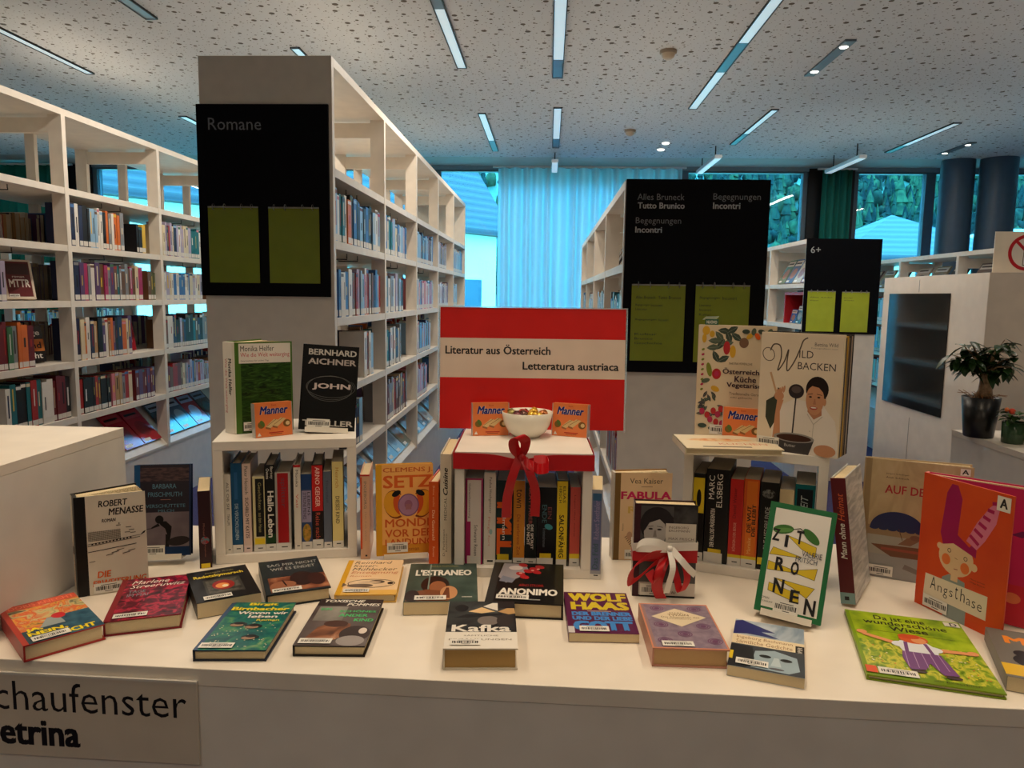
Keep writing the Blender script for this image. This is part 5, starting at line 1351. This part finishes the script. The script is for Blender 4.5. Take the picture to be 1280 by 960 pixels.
MB().ribbon(cc, [(.022, .003, .0)] * len(cc), RIB).obj('ribbon_end', root)
root = thing('white_ribbon', 'white ribbon bow tied around the portrait hardcover above the red one', 'ribbon', BM_)
zz = .107
MB().ribbon([(-.0018, BT + .0018, zz - .004), (-.0018, -.003, zz - .004), (.04, -.005, zz + .002), (.07, -.007, zz), (BW + .0018, -.003, zz + .002), (BW + .0018, BT + .0018, zz + .002), (-.0018, BT + .0018, zz - .004)], (0, 0, .016), RIBW).obj('band', root)
bw = MB()
cc = curve([(.068, -.01, .106), (.045, -.028, .122), (.016, -.032, .124), (.004, -.026, .11), (.024, -.018, .106), (.068, -.01, .104)], 26)
bw.ribbon(cc, [(.004, .005, .013)] * len(cc), RIBW); bw.ball((.069, -.012, .105), .008, RIBW, 10, None, (1, .7, .9)); bw.obj('bow', root)
cc = curve([(.07, -.012, .104), (.074, -.034, .075), (.068, -.036, .045), (.064, -.032, .022)], 16)
MB().ribbon(cc, [(.012, .004, 0)] * len(cc), RIBW).obj('ribbon_end', root)
cc = curve([(.074, -.012, .104), (.09, -.03, .09), (.106, -.03, .072), (.12, -.022, .058)], 16)
MB().ribbon(cc, [(.007, .003, .011)] * len(cc), RIBW).obj('ribbon_end', root)
def a_zit(A):
    gr = c_(34, 104, 62)
    A.rect(0, 0, 1, 1, gr); A.rect(.09, .05, .93, .95, mat((228, 222, 214), .4))
    y1 = c_(214, 184, 40)
    for q in ([(.32, .72), (.78, .66), (.78, .57), (.56, .62)], [(.1, .52), (.14, .59), (.58, .55), (.58, .54)], [(.1, .38), (.1, .46), (.5, .42), (.84, .475), (.82, .37), (.5, .4)], [(.22, .32), (.84, .3), (.74, .2), (.5, .27)], [(.16, .2), (.16, .27), (.62, .22), (.64, .14), (.4, .17)]):
        A.poly(q, y1)
        for i in range(len(q)): A.line([q[i], q[(i + 1) % len(q)]], .0007, c_(70, 60, 20))
    A.ell(.25, .765, .16, .042, c_(60, 110, 50), 18, 0, 360, 12); A.ell(.25, .758, .15, .02, c_(90, 140, 70), 18, 0, 360, 12); A.ell(.68, .745, .16, .04, c_(60, 110, 50), 18, 0, 360, -38); A.line([(.4, .78), (.5, .8), (.56, .78)], .0014, BK)
    for t, x0, y0, x1, y1_ in (('Z', .1, .65, .21, .76), ('I', .3, .61, .35, .72), ('T', .46, .66, .57, .78), ('R', .21, .39, .35, .51), ('O', .45, .38, .57, .5), ('N', .23, .19, .39, .32), ('E', .5, .13, .64, .25), ('N', .73, .06, .89, .2)):
        A.text(t, x0, y0, x1, y1_, INK, .025)
    A.text('VALERIE', .58, .56, .88, .61, c_(50, 56, 80)); A.text('FRITSCH', .5, .505, .82, .55, c_(50, 56, 80)); A.text('ROMAN', .06, .12, .2, .14, c_(60, 80, 60)); A.text('SUHRKAMP', .1, .09, .26, .105, c_(60, 80, 60))
standing('green framed white cover with yellow shapes and scattered letters, on a low easel', (942, 768), (1019, 786), ZC + .004, .208, .02, (34, 104, 62), a_zit, w=.118, yaw=-24, lean=19, tilt=3.5, easel='clear easel under the green framed cover', code=(.28, .03, .044, .022))
def a_auf(A):
    A.rect(0, 0, 1, 1, pmat([(.3, (172, 150, 116)), (.5, (184, 162, 126)), (.75, (194, 174, 140))], 30, 'noise', (1, 1, .35), 1.5)); A.rect(0, 0, .06, 1, c_(150, 128, 96))
    A.rect(.06, .12, 1, .38, c_(160, 156, 146)); A.rect(.06, 0, 1, .2, c_(150, 150, 148)); A.rect(.06, .36, 1, .44, c_(150, 126, 98))
    A.text('Jürgen Schubiger', .2, .875, .42, .89, c_(60, 50, 44)); A.text('Atak Schmidt', .2, .845, .42, .86, c_(60, 50, 44)); A.text('AUF DEM MEER', .2, .72, .96, .79, c_(160, 40, 50), .012)
    nv = c_(40, 46, 88)
    A.ell(.34, .42, .26, .15, nv, 24, 0, 180)
    for k in range(6): A.ell(.12 + k * .088, .42, .045, .016, nv, 12)
    A.line([(.36, .43), (.4, .34)], .0014, c_(90, 60, 40)); A.poly([(.36, .3), (.44, .36), (.6, .4), (.58, .36), (.48, .3)], c_(130, 96, 76)); A.ell(.52, .37, .05, .022, c_(120, 84, 70))
    A.poly([(.14, .26), (.1, .28), (.9, .3), (.96, .33), (.9, .2), (.3, .19)], c_(116, 76, 56)); A.rect(.2, .24, .8, .262, c_(150, 76, 60))
    A.poly([(.42, .1), (.44, .14), (.6, .1), (.8, .08), (.8, .04), (.6, .06)], c_(120, 112, 108)); A.rect(.88, .93, .97, .985, WT); A.text('A', .895, .94, .955, .978, INK, .02)
    A.rect(0, .02, .05, .1, c_(200, 80, 50))
standing('sand coloured picture book with a dark blue umbrella over a boat, standing ajar', (1073, 717), (1150, 731), ZC, .262, .012, (176, 152, 116), a_auf, w=.2, yaw=-25, opened=7, code=(.08, .02, .05, .022))
def a_ang(A):
    A.rect(0, 0, 1, 1, pmat([(.3, (204, 66, 26)), (.7, (220, 84, 34))], 10))
    mg, sk = c_(158, 20, 84), c_(226, 190, 150)
    A.poly([(.34, .0), (.3, .2), (.3, .28), (.38, .32), (.56, .3), (.6, .1), (.6, 0)], c_(140, 150, 146))
    A.poly([(.4, .28), (.48, .28), (.48, .36), (.4, .36)], sk)
    A.ell(.44, .45, .2, .13, sk); A.ell(.245, .5, .035, .024, sk); A.ell(.65, .43, .035, .028, sk)
    A.poly([(.28, .52), (.24, .6), (.28, .9), (.33, .97), (.4, .97), (.46, .88), (.44, .62), (.58, .56), (.62, .6), (.66, .58), (.66, .5), (.56, .52), (.4, .55)], mg)
    A.poly([(.54, .6), (.64, .75), (.76, .88), (.86, .95), (.87, .92), (.84, .78), (.74, .64), (.66, .56)], c_(216, 120, 150))
    for k in range(6):
        f = .08 + k * .15
        A.line([(.56 + f * .28, .615 + f * .36), (.65 + f * .22, .57 + f * .42)], .0065, c_(170, 24, 84))
    A.ell(.33, .42, .05, .04, c_(230, 120, 60)); A.ell(.55, .4, .05, .04, c_(230, 120, 60)); A.ring(.36, .49, .022, .016, .0012, c_(90, 70, 60)); A.ring(.55, .47, .022, .016, .0012, c_(90, 70, 60)); A.line([(.43, .37), (.47, .372)], .0014, c_(150, 70, 60)); A.line([(.43, .45), (.46, .445)], .001, c_(150, 100, 80))
    A.poly([(.09, .1), (.1, .26), (.82, .27), (.82, .1)], mat((228, 214, 190), .45))
    for t, x0, y0, x1, y1_ in (('A', .17, .16, .24, .255), ('n', .26, .16, .31, .205), ('g', .33, .13, .38, .205), ('s', .4, .16, .44, .205), ('t', .465, .16, .5, .25), ('h', .53, .16, .58, .25), ('a', .6, .155, .645, .2), ('s', .66, .15, .7, .2), ('e', .72, .145, .77, .195)):
        A.text(t, x0, y0, x1, y1_, INK, -.008)
    A.text('Heinz Janisch', .62, .34, .78, .352, c_(90, 40, 30)); A.text('Helga Bansch', .62, .318, .78, .33, c_(90, 40, 30)); A.rect(.83, .88, .97, .98, WT); A.text('A', .86, .9, .94, .965, INK, .03)
A_ = at_z(1144, 753, ZC)
root = book('orange picture book with a child in a pink pointed hat, standing half open', .185, .266, .014, TR(A_.x, A_.y, ZC + .0004) @ RZ(-69), (210, 72, 30), a_ang, opened=30, fan=False, code=(.1, .015, .055, .024), inside=(mat((190, 24, 84), .4)))
pg = MB().box((.004, .0061, .004), (.18, .0069, .262), mat((196, 28, 88), .4))
PA = Art(pg, frame((.004, .0061, .004), (1, 0, 0), (0, 0, 1)), .176, .258)
PA.rect(.0, 0, 1, .3, c_(200, 40, 60)); PA.poly([(.8, .66), (.9, .7), (.98, .68), (.9, .65)], c_(110, 30, 80)); PA.ell(.7, .5, .03, .02, c_(220, 60, 50)); PA.ell(.86, .2, .08, .04, c_(226, 120, 80))
pg.obj('coloured_page', root, TR(0, .007, 0) @ RZ(27) @ TR(0, -.007, 0))

# ================================================================== books lying on the counter
FL = 'books lying face up along the counter'
def a_kne(A):
    A.rect(0, 0, .07, 1, c_(176, 60, 48)); A.rect(.07, .86, 1, 1, c_(206, 84, 60)); A.rect(.07, .0, 1, .86, c_(150, 140, 110))
    A.rect(.07, .3, 1, .86, pmat([(.3, (40, 60, 60)), (.42, (206, 190, 130)), (.52, (214, 90, 50)), (.6, (226, 160, 70)), (.72, (60, 70, 50))], 34, 'noise', (1, 1, 1), 1.2)); A.rect(.5, .0, 1, .5, pmat([(.35, (24, 54, 78)), (.7, (64, 110, 130))], 40))
    A.rect(.07, 0, .5, .3, c_(40, 70, 84)); A.poly([(.3, .3), (.45, .5), (.6, .48), (.62, .3)], c_(150, 160, 160)); A.ell(.6, .5, .09, .07, c_(200, 40, 50))
    A.text('DORIS KNECHT', .1, .89, .97, .97, c_(236, 120, 90), .02)
    y = c_(240, 214, 30)
    A.text('JA,', .12, .25, .33, .34, y, .04); A.text('NEIN,', .12, .145, .6, .235, y, .04); A.text('VIELLEICHT', .12, .03, .92, .125, y, .04)
lying('colourful patterned hardcover with thick yellow title, lying at the white box end', [(29, 808), (128, 781), (103, 745), (12, 762)], .028, (170, 50, 46), a_kne, w=.12, h=.188, code=(.12, .012, .055, .02), group=FL)
def a_mar(A):
    A.rect(0, 0, .08, 1, c_(130, 30, 40)); A.rect(.08, 0, 1, 1, pmat([(.3, (40, 10, 20)), (.5, (110, 16, 44)), (.62, (190, 40, 70)), (.75, (60, 16, 30))], 60, 'noise', (1, 1, 1), .8))
    A.text('Marlene', .16, .84, .7, .94, WT, 0, .3); A.text('Streeruwitz', .16, .74, .95, .83, WT, 0, .3); A.text('TAGE', .16, .62, .4, .69, c_(120, 140, 150)); A.text('IM MAI', .16, .53, .45, .6, c_(120, 140, 150))
lying('crimson flowered hardcover with slanted white lettering, lying on the counter', [(129, 778), (227, 767), (230, 718), (146, 727)], .027, (128, 26, 38), a_mar, w=.124, h=.199, code=(.1, .03, .055, .018), group=FL)
def a_rad(A):
    A.rect(0, 0, 1, 1, c_(22, 20, 22)); y = c_(226, 200, 60)
    A.text('Joseph Roth', .28, .86, .76, .92, c_(150, 140, 90)); A.text('Radetzkymarsch', .08, .72, .9, .83, y, .02); A.rect(.2, .18, .8, .66, c_(60, 58, 54)); A.rect(.24, .22, .76, .62, pmat([(.35, (36, 36, 36)), (.6, (96, 92, 84))], 90))
    A.ell(.5, .44, .18, .15, c_(150, 34, 30)); A.ell(.48, .42, .11, .08, c_(230, 140, 70)); A.ell(.52, .4, .05, .04, c_(244, 220, 180))
lying('black paperback with a yellow title over a framed red glow, lying on the counter', [(246, 755), (325, 741), (316, 706), (245, 716)], .03, (22, 20, 22), a_rad, w=.114, h=.168, hard=False, code=(.12, .03, .05, .018), group=FL)
def a_str(A):
    A.rect(0, 0, 1, 1, pmat([(.3, (26, 34, 40)), (.7, (44, 54, 60))], 20)); A.rect(.08, .04, 1, .46, pmat([(.3, (60, 30, 26)), (.5, (120, 66, 46)), (.7, (180, 120, 86))], 28)); A.ell(.62, .36, .2, .2, c_(44, 24, 24)); A.ell(.84, .3, .14, .18, c_(60, 32, 28)); A.ell(.3, .24, .2, .1, c_(150, 96, 70)); A.line([(.3, .36), (.34, .2)], .003, c_(40, 22, 20))
    A.text('SAG MIR NICHT', .12, .8, .96, .88, c_(180, 180, 176), -.005); A.text('WIE ES ENDET', .16, .67, .9, .75, c_(180, 180, 176), -.005)
lying('dark slate hardcover with brown faces and spaced white lettering, lying by the first cube', [(333, 745), (413, 734), (394, 695), (322, 704)], .026, (30, 36, 42), a_str, w=.121, h=.189, code=(.1, .03, .055, .018), group=FL)
def a_bir(A):
    A.rect(0, 0, .06, 1, c_(50, 74, 110)); A.rect(.06, 0, 1, 1, pmat([(.3, (14, 74, 80)), (.5, (20, 104, 96)), (.62, (60, 130, 90)), (.75, (140, 160, 120))], 34, 'noise', (1, 1, 1), 1.4, detail=4))
    for k in range(60): A.ell(random.uniform(.1, .97), random.uniform(.03, .6), .012, .008, c_(190, 190, 160), 7)
    for x_, y_ in ((.36, .5), (.6, .46), (.66, .24)): A.ell(x_, y_, .13, .04, c_(24, 40, 40), 14); A.ell(x_ - .02, y_ - .02, .1, .03, c_(150, 120, 96), 14); A.ell(x_, y_ + .02, .08, .03, BK, 14)
    y = c_(228, 206, 50)
    A.text('Birgit', .3, .9, .75, .975, y, .03); A.text('Birnbacher', .08, .8, .96, .875, y, .03); A.text('Wovon wir', .22, .71, .98, .775, WT, .02); A.text('leben', .42, .63, .86, .695, WT, .02); A.text('Roman', .58, .565, .92, .605, y, .01)
lying('teal water patterned hardcover with yellow and white title, at the counter edge', [(241, 813), (330, 813), (366, 754), (285, 754)], .019, (22, 34, 56), a_bir, w=.118, h=.19, code=(.05, .025, .055, .018), group=FL)
def a_tox(A):
    A.rect(0, 0, 1, 1, pmat([(.3, (62, 54, 54)), (.7, (110, 98, 96))], 12)); A.rect(0, .84, 1, 1, c_(44, 34, 34)); A.rect(.06, .5, .5, .82, pmat([(.35, (110, 106, 100)), (.7, (150, 146, 138))], 16))
    A.poly([(.06, .05), (.2, .36), (.44, .5), (.66, .44), (.7, .24), (.5, .1), (.3, .04)], pmat([(.3, (84, 50, 36)), (.5, (140, 88, 60)), (.7, (184, 136, 106))], 26, 'noise', (1, 1, 1), 1)); A.ell(.78, .24, .22, .16, c_(52, 38, 36)); A.ell(.44, .44, .18, .07, c_(70, 40, 30)); A.ell(.88, .3, .06, .06, c_(220, 206, 196)); A.ell(.76, .1, .2, .1, c_(150, 142, 140))
    A.text('TOXISCHE', .08, .92, .72, .98, WT, .02, .2); A.text('POMMES', .46, .84, .98, .9, WT, .02, .2); g = c_(70, 190, 110)
    A.text('EIN', .1, .73, .26, .78, g, .01); A.text('SCHÖNES', .4, .69, .96, .74, g, .02); A.text('ANDER', .42, .59, .86, .65, g, .02); A.text('KIND', .68, .49, .97, .55, g, .02)
lying('brown and grey hardcover with green tilted title, lying at the counter edge', [(366, 807), (455, 808), (478, 749), (398, 750)], .019, (26, 20, 20), a_tox, w=.119, h=.19, code=(.05, .025, .055, .018), group=FL)
def a_mue(A):
    A.rect(0, 0, .09, 1, c_(214, 158, 30)); A.rect(.09, 0, 1, 1, c_(232, 198, 156)); A.rect(.09, 0, 1, .12, c_(226, 178, 90))
    t = c_(70, 50, 40)
    A.text('Reinhard', .13, .88, .8, .96, t, 0, .2); A.text('Kaiser-', .13, .78, .56, .86, t, 0, .2); A.text('Mühlecker', .13, .67, .92, .76, t, 0, .2); A.text('Enteignung', .13, .56, .96, .65, c_(190, 100, 60), 0, .2); A.text('Roman', .13, .49, .5, .53, c_(190, 100, 60), 0, .2)
    A.ell(.54, .3, .4, .12, c_(70, 60, 54), 30); A.ell(.54, .3, .385, .105, c_(226, 196, 160), 30); A.ell(.36, .24, .22, .05, c_(110, 90, 76)); A.ell(.62, .34, .14, .05, c_(90, 76, 66)); A.ell(.86, .3, .05, .035, BK); A.poly([(.14, .26), (.06, .32), (.06, .2)], c_(110, 90, 76)); A.ell(.5, .33, .2, .03, c_(206, 180, 150))
lying('yellow spined cream hardcover with a drawn fish, lying before the orange egg cover', [(418, 744), (496, 743), (501, 700), (433, 701)], .017, (222, 176, 90), a_mue, w=.119, h=.19, code=(.12, .05, .05, .016), group=FL)
def a_est(A):
    A.rect(0, 0, 1, 1, pmat([(.3, (44, 62, 56)), (.7, (70, 88, 80))], 24)); A.text('URSULA POZNANSKI', .3, .9, .72, .945, c_(150, 140, 80)); A.text("L'ESTRANEO", .1, .66, .92, .82, WT, .035)
    A.ell(.4, .42, .2, .22, c_(44, 24, 18)); A.ell(.44, .36, .12, .15, c_(150, 92, 60)); A.poly([(.02, .02), (.04, .22), (.3, .3), (.5, .26), (.68, .32), (.66, .1), (.6, .02)], c_(120, 70, 44)); A.ell(.6, .22, .12, .16, c_(196, 140, 96)); A.poly([(.5, .1), (.56, .34), (.6, .34), (.62, .08)], c_(110, 60, 36)); A.ell(.1, .14, .1, .14, c_(36, 26, 24)); A.rect(.78, .1, .92, .12, c_(170, 170, 160)); A.rect(.3, .3, .32, .98, c_(120, 136, 128))
lying('grey green paperback with a crouching figure and wide white title', [(504, 753), (590, 752), (595, 705), (507, 706)], .026, (50, 70, 64), a_est, w=.14, h=.2, hard=False, code=(.14, .03, .06, .02), group=FL)
def a_ano(A):
    A.rect(0, 0, 1, 1, BK); A.rect(0, 0, .1, 1, c_(44, 44, 44)); A.rect(.88, 0, 1, 1, c_(34, 32, 28))
    A.poly([(.14, .98), (.1, .6), (.22, .46), (.4, .62), (.5, .84), (.44, .98)], c_(150, 144, 150)); A.poly([(.12, .5), (.3, .46), (.34, .56), (.16, .64)], c_(120, 124, 140)); A.ell(.32, .86, .1, .06, c_(206, 196, 196))
    for x_, y_ in ((.4, .7), (.5, .78), (.58, .84), (.46, .62), (.62, .76), (.66, .9), (.42, .94)): A.ell(x_, y_, .06, .055, c_(170, 34, 40), 12, 0, 360, 40)
    for x_, y_ in ((.4, .72), (.56, .8), (.64, .84)): A.ell(x_, y_, .025, .02, c_(220, 150, 140), 10)
    A.text('ARNO STROBEL', .4, .38, .74, .44, c_(170, 40, 36)); A.text('ANONIMO', .15, .18, .92, .33, WT, .035); A.rect(.5, .07, .7, .09, c_(150, 150, 150))
lying('black thriller hardcover with red fingers and white title, lying before the ribboned cube', [(606, 752), (702, 756), (704, 706), (617, 703)], .03, (20, 18, 18), a_ano, w=.147, h=.208, code=(.13, .06, .062, .02), group=FL)
def a_kaf(A):
    A.rect(0, 0, 1, 1, WT); A.rect(0, .32, 1, 1, pmat([(.3, (24, 24, 28)), (.6, (60, 64, 66)), (.8, (96, 100, 100))], 18, 'noise', (1, 1, 1), 1))
    A.poly([(.3, .76), (.5, .86), (.7, .76), (.5, .72)], c_(226, 190, 140)); A.poly([(.52, .88), (.66, .96), (.74, .96), (.74, .78)], c_(222, 216, 206)); A.poly([(.74, .76), (.98, .9), (1, .72), (.9, .7)], c_(190, 150, 100)); A.ell(.6, .56, .16, .1, c_(120, 112, 108)); A.ell(.84, .56, .12, .14, c_(54, 50, 50)); A.poly([(.1, .62), (.3, .7), (.8, .72), (.8, .68), (.3, .62)], c_(34, 36, 40)); A.rect(.74, .84, 1, 1, c_(40, 36, 38)); A.ell(.2, .84, .1, .08, c_(30, 30, 34))
    A.text('Kafka', .08, .325, .92, .47, WT, .02); A.text('SÄMTLICHE', .26, .235, .74, .265, c_(120, 110, 96)); A.text('ERZÄHLUNGEN', .06, .155, .92, .195, c_(130, 120, 104))
lying('thick white and dark paperback with wide spaced white name, at the counter edge', [(554, 811), (647, 811), (648, 754), (572, 753)], .036, (214, 204, 186), a_kaf, w=.12, h=.185, paper=pmat([(.2, (160, 124, 70)), (.8, (190, 156, 100))], 260, 'wavey', (1, 1, 1), 1.5, .8), code=(.08, .05, .05, .02), group=FL)
def a_wol(A):
    A.rect(0, 0, 1, 1, c_(84, 24, 66)); y = c_(206, 184, 40); b = c_(60, 130, 200)
    A.text('WOLF', .06, .76, .97, .97, y, .05); A.text('HAAS', .08, .54, .97, .74, y, .05); A.rect(.32, .5, .68, .515, c_(180, 160, 150)); A.text('DER BRENNER', .08, .4, .97, .49, b, .05); A.text('UND DER LIEBE', .08, .29, .97, .38, b, .05); A.text('GOTT', .08, .06, .95, .27, b, .07)
    A.rect(0, 0, .09, .14, c_(200, 196, 200))
lying('purple paperback with heavy yellow and blue block lettering', [(711, 791), (800, 793), (785, 742), (708, 741)], .017, (84, 24, 66), a_wol, w=.123, h=.18, hard=False, code=(.16, .025, .052, .02), group=FL)
def a_twa(A):
    A.rect(0, 0, 1, 1, pmat([(.35, (122, 106, 124)), (.65, (146, 128, 142))], 70)); o = c_(206, 132, 100)
    for a in ((.0, 0, .02, 1), (.98, 0, 1, 1), (0, 0, 1, .02), (0, .98, 1, 1)): A.rect(*a, o)
    A.rect(.02, .02, .06, .98, c_(150, 120, 120)); pu = c_(110, 70, 104)
    for x_, y_ in ((.24, .88), (.78, .88), (.22, .5), (.8, .48), (.5, .3), (.86, .16), (.2, .16)):
        for r_ in (.1, .07, .04): A.ring(x_, y_, r_, r_ * .62, .0018, pu, 20)
        A.ell(x_, y_, .025, .016, pu)
    A.poly([(.12, .68), (.5, .88), (.9, .68), (.5, .46)], c_(220, 202, 172)); A.text('MARK', .4, .755, .6, .785, c_(130, 100, 60)); A.text('TWAIN', .36, .7, .66, .745, c_(130, 100, 60), .01); A.text('Die Abenteuer des', .26, .655, .8, .69, c_(130, 100, 60)); A.text('Huckleberry', .34, .615, .68, .645, c_(130, 100, 60))
lying('lilac grey clothlike hardcover with rosettes and a cream diamond', [(816, 810), (911, 813), (880, 757), (797, 756)], .032, (196, 140, 120), a_twa, w=.125, h=.178, paper=pmat([(.2, (176, 140, 96)), (.8, (206, 170, 124))], 260, 'wavey', (1, 1, 1), 1.5, .8), code=(.14, .03, .052, .018), group=FL)
def a_bag(A):
    A.rect(0, 0, 1, 1, c_(190, 200, 206)); A.rect(0, .64, 1, 1, pmat([(.3, (120, 140, 160)), (.6, (190, 200, 210)), (.8, (220, 224, 226))], 22, 'noise', (1, 1, .5), 1)); A.poly([(0, .66), (0, .96), (.1, 1), (.3, .92), (.6, .8), (.4, .78), (.66, .68), (.2, .7)], c_(44, 50, 110))
    A.rect(0, .46, 1, .66, c_(228, 210, 176)); A.text('Ingeborg Bachmann', .06, .565, .84, .64, c_(150, 110, 70)); A.text('Sämtliche Gedichte', .06, .48, .84, .555, c_(150, 110, 70)); A.rect(.88, .42, 1, .6, BK); A.text('PIPER', .91, .43, .97, .58, WT, 0, 0, 90)
    A.rect(0, 0, 1, .46, c_(60, 66, 74)); A.poly([(.3, .04), (.34, .36), (.6, .42), (.9, .34), (.94, .1), (.8, .02)], c_(150, 170, 182)); A.ell(.48, .28, .08, .03, c_(30, 34, 40)); A.ell(.76, .26, .08, .03, c_(30, 34, 40)); A.poly([(.6, .28), (.66, .28), (.7, .12), (.56, .12)], c_(180, 196, 204)); A.poly([(0, .0), (0, .44), (.3, .42), (.34, .2), (.24, 0)], c_(36, 40, 46)); A.ell(.64, .07, .1, .02, c_(90, 90, 100)); A.rect(0, .14, .05, .3, YE)
lying('small pale blue paperback with a bluish face, lying before the green framed cover', [(909, 831), (1003, 848), (1005, 784), (922, 778)], .018, (200, 204, 206), a_bag, w=.116, h=.184, hard=False, code=(.1, .05, .05, .02), group=FL)
def a_wie(A):
    A.rect(0, 0, 1, 1, pmat([(.3, (96, 130, 16)), (.5, (150, 176, 24)), (.7, (178, 198, 44))], 24)); A.rect(0, .06, 1, .52, pmat([(.3, (70, 110, 20)), (.45, (130, 160, 40)), (.58, (206, 200, 70)), (.72, (90, 130, 30))], 80, 'noise', (1, 1, .6), .6, detail=5)); A.rect(0, 0, .03, 1, c_(120, 150, 20)); A.rect(0, 0, 1, .06, c_(110, 140, 24))
    A.text('Da ist eine', .24, .88, .68, .955, INK, .01); A.text('wunderschöne', .13, .8, .84, .87, INK, .01); A.text('Wiese', .34, .71, .66, .785, INK, .01); A.line([(.16, .685), (.86, .675)], .001, INK)
    r = random.Random(2)
    for k in range(70): A.ell(r.uniform(.06, .95), r.uniform(.08, .45), .008, .006, (c_(230, 210, 60), c_(220, 120, 60), c_(224, 220, 190))[k % 3], 7)
    sk, pu, wh = c_(222, 150, 100), c_(116, 76, 130), c_(220, 224, 230)
    A.poly([(.34, .53), (.1, .62), (.06, .65), (.08, .58), (.34, .48)], sk); A.ell(.08, .63, .045, .03, sk); A.poly([(.64, .5), (.9, .5), (.97, .52), (.95, .46), (.64, .45)], sk); A.ell(.94, .49, .045, .03, sk)
    A.ell(.38, .5, .08, .045, wh); A.ell(.62, .47, .08, .045, wh); A.poly([(.34, .5), (.38, .56), (.6, .56), (.66, .48), (.64, .36), (.38, .36)], wh)
    A.poly([(.36, .4), (.66, .4), (.7, .22), (.72, .13), (.6, .12), (.54, .26), (.48, .16), (.36, .15), (.34, .3)], pu)
    A.line([(.4, .4), (.42, .54)], .006, pu); A.line([(.6, .4), (.58, .54)], .006, pu)
    for k in range(5): A.line([(.38 + k * .065, .4), (.36 + k * .075, .18)], .0012, c_(180, 150, 190))
    A.ell(.42, .13, .06, .02, c_(70, 60, 60)); A.ell(.67, .1, .06, .02, c_(70, 60, 60))
    A.ell(.5, .6, .12, .07, c_(206, 92, 50)); A.ell(.54, .585, .06, .045, sk); A.ell(.47, .635, .09, .035, c_(196, 76, 40))
    A.rect(.85, .9, .98, .97, WT); A.text('D', .9, .91, .96, .962, INK, .02); A.rect(.005, .03, .09, .12, c_(216, 84, 40)); A.text('ein Bilderbuch', .5, .02, .84, .04, INK)
lying('big bright green picture book with a child throwing arms wide, lying flat', [(1084, 843), (1256, 868), (1190, 778), (1048, 761)], .009, (126, 150, 24), a_wie, w=.194, h=.261, code=(.1, .03, .058, .022), group=FL)
def a_mau(A):
    A.rect(0, 0, 1, 1, c_(110, 106, 100)); A.text('M', .16, .7, .42, .86, c_(226, 130, 40), .03); A.ell(.5, .36, .34, .16, BK); A.ell(.3, .5, .1, .07, BK); A.rect(0, .04, .3, .26, c_(220, 176, 40))
lying('grey paperback with an orange title, cut by the frame edge past the green picture book', [(1259, 845), (1352, 862), (1340, 790), (1252, 790)], .024, (120, 114, 106), a_mau, w=.125, h=.19, hard=False, code=(.36, .05, .052, .02), group=FL)
bpy.context.view_layer.update()
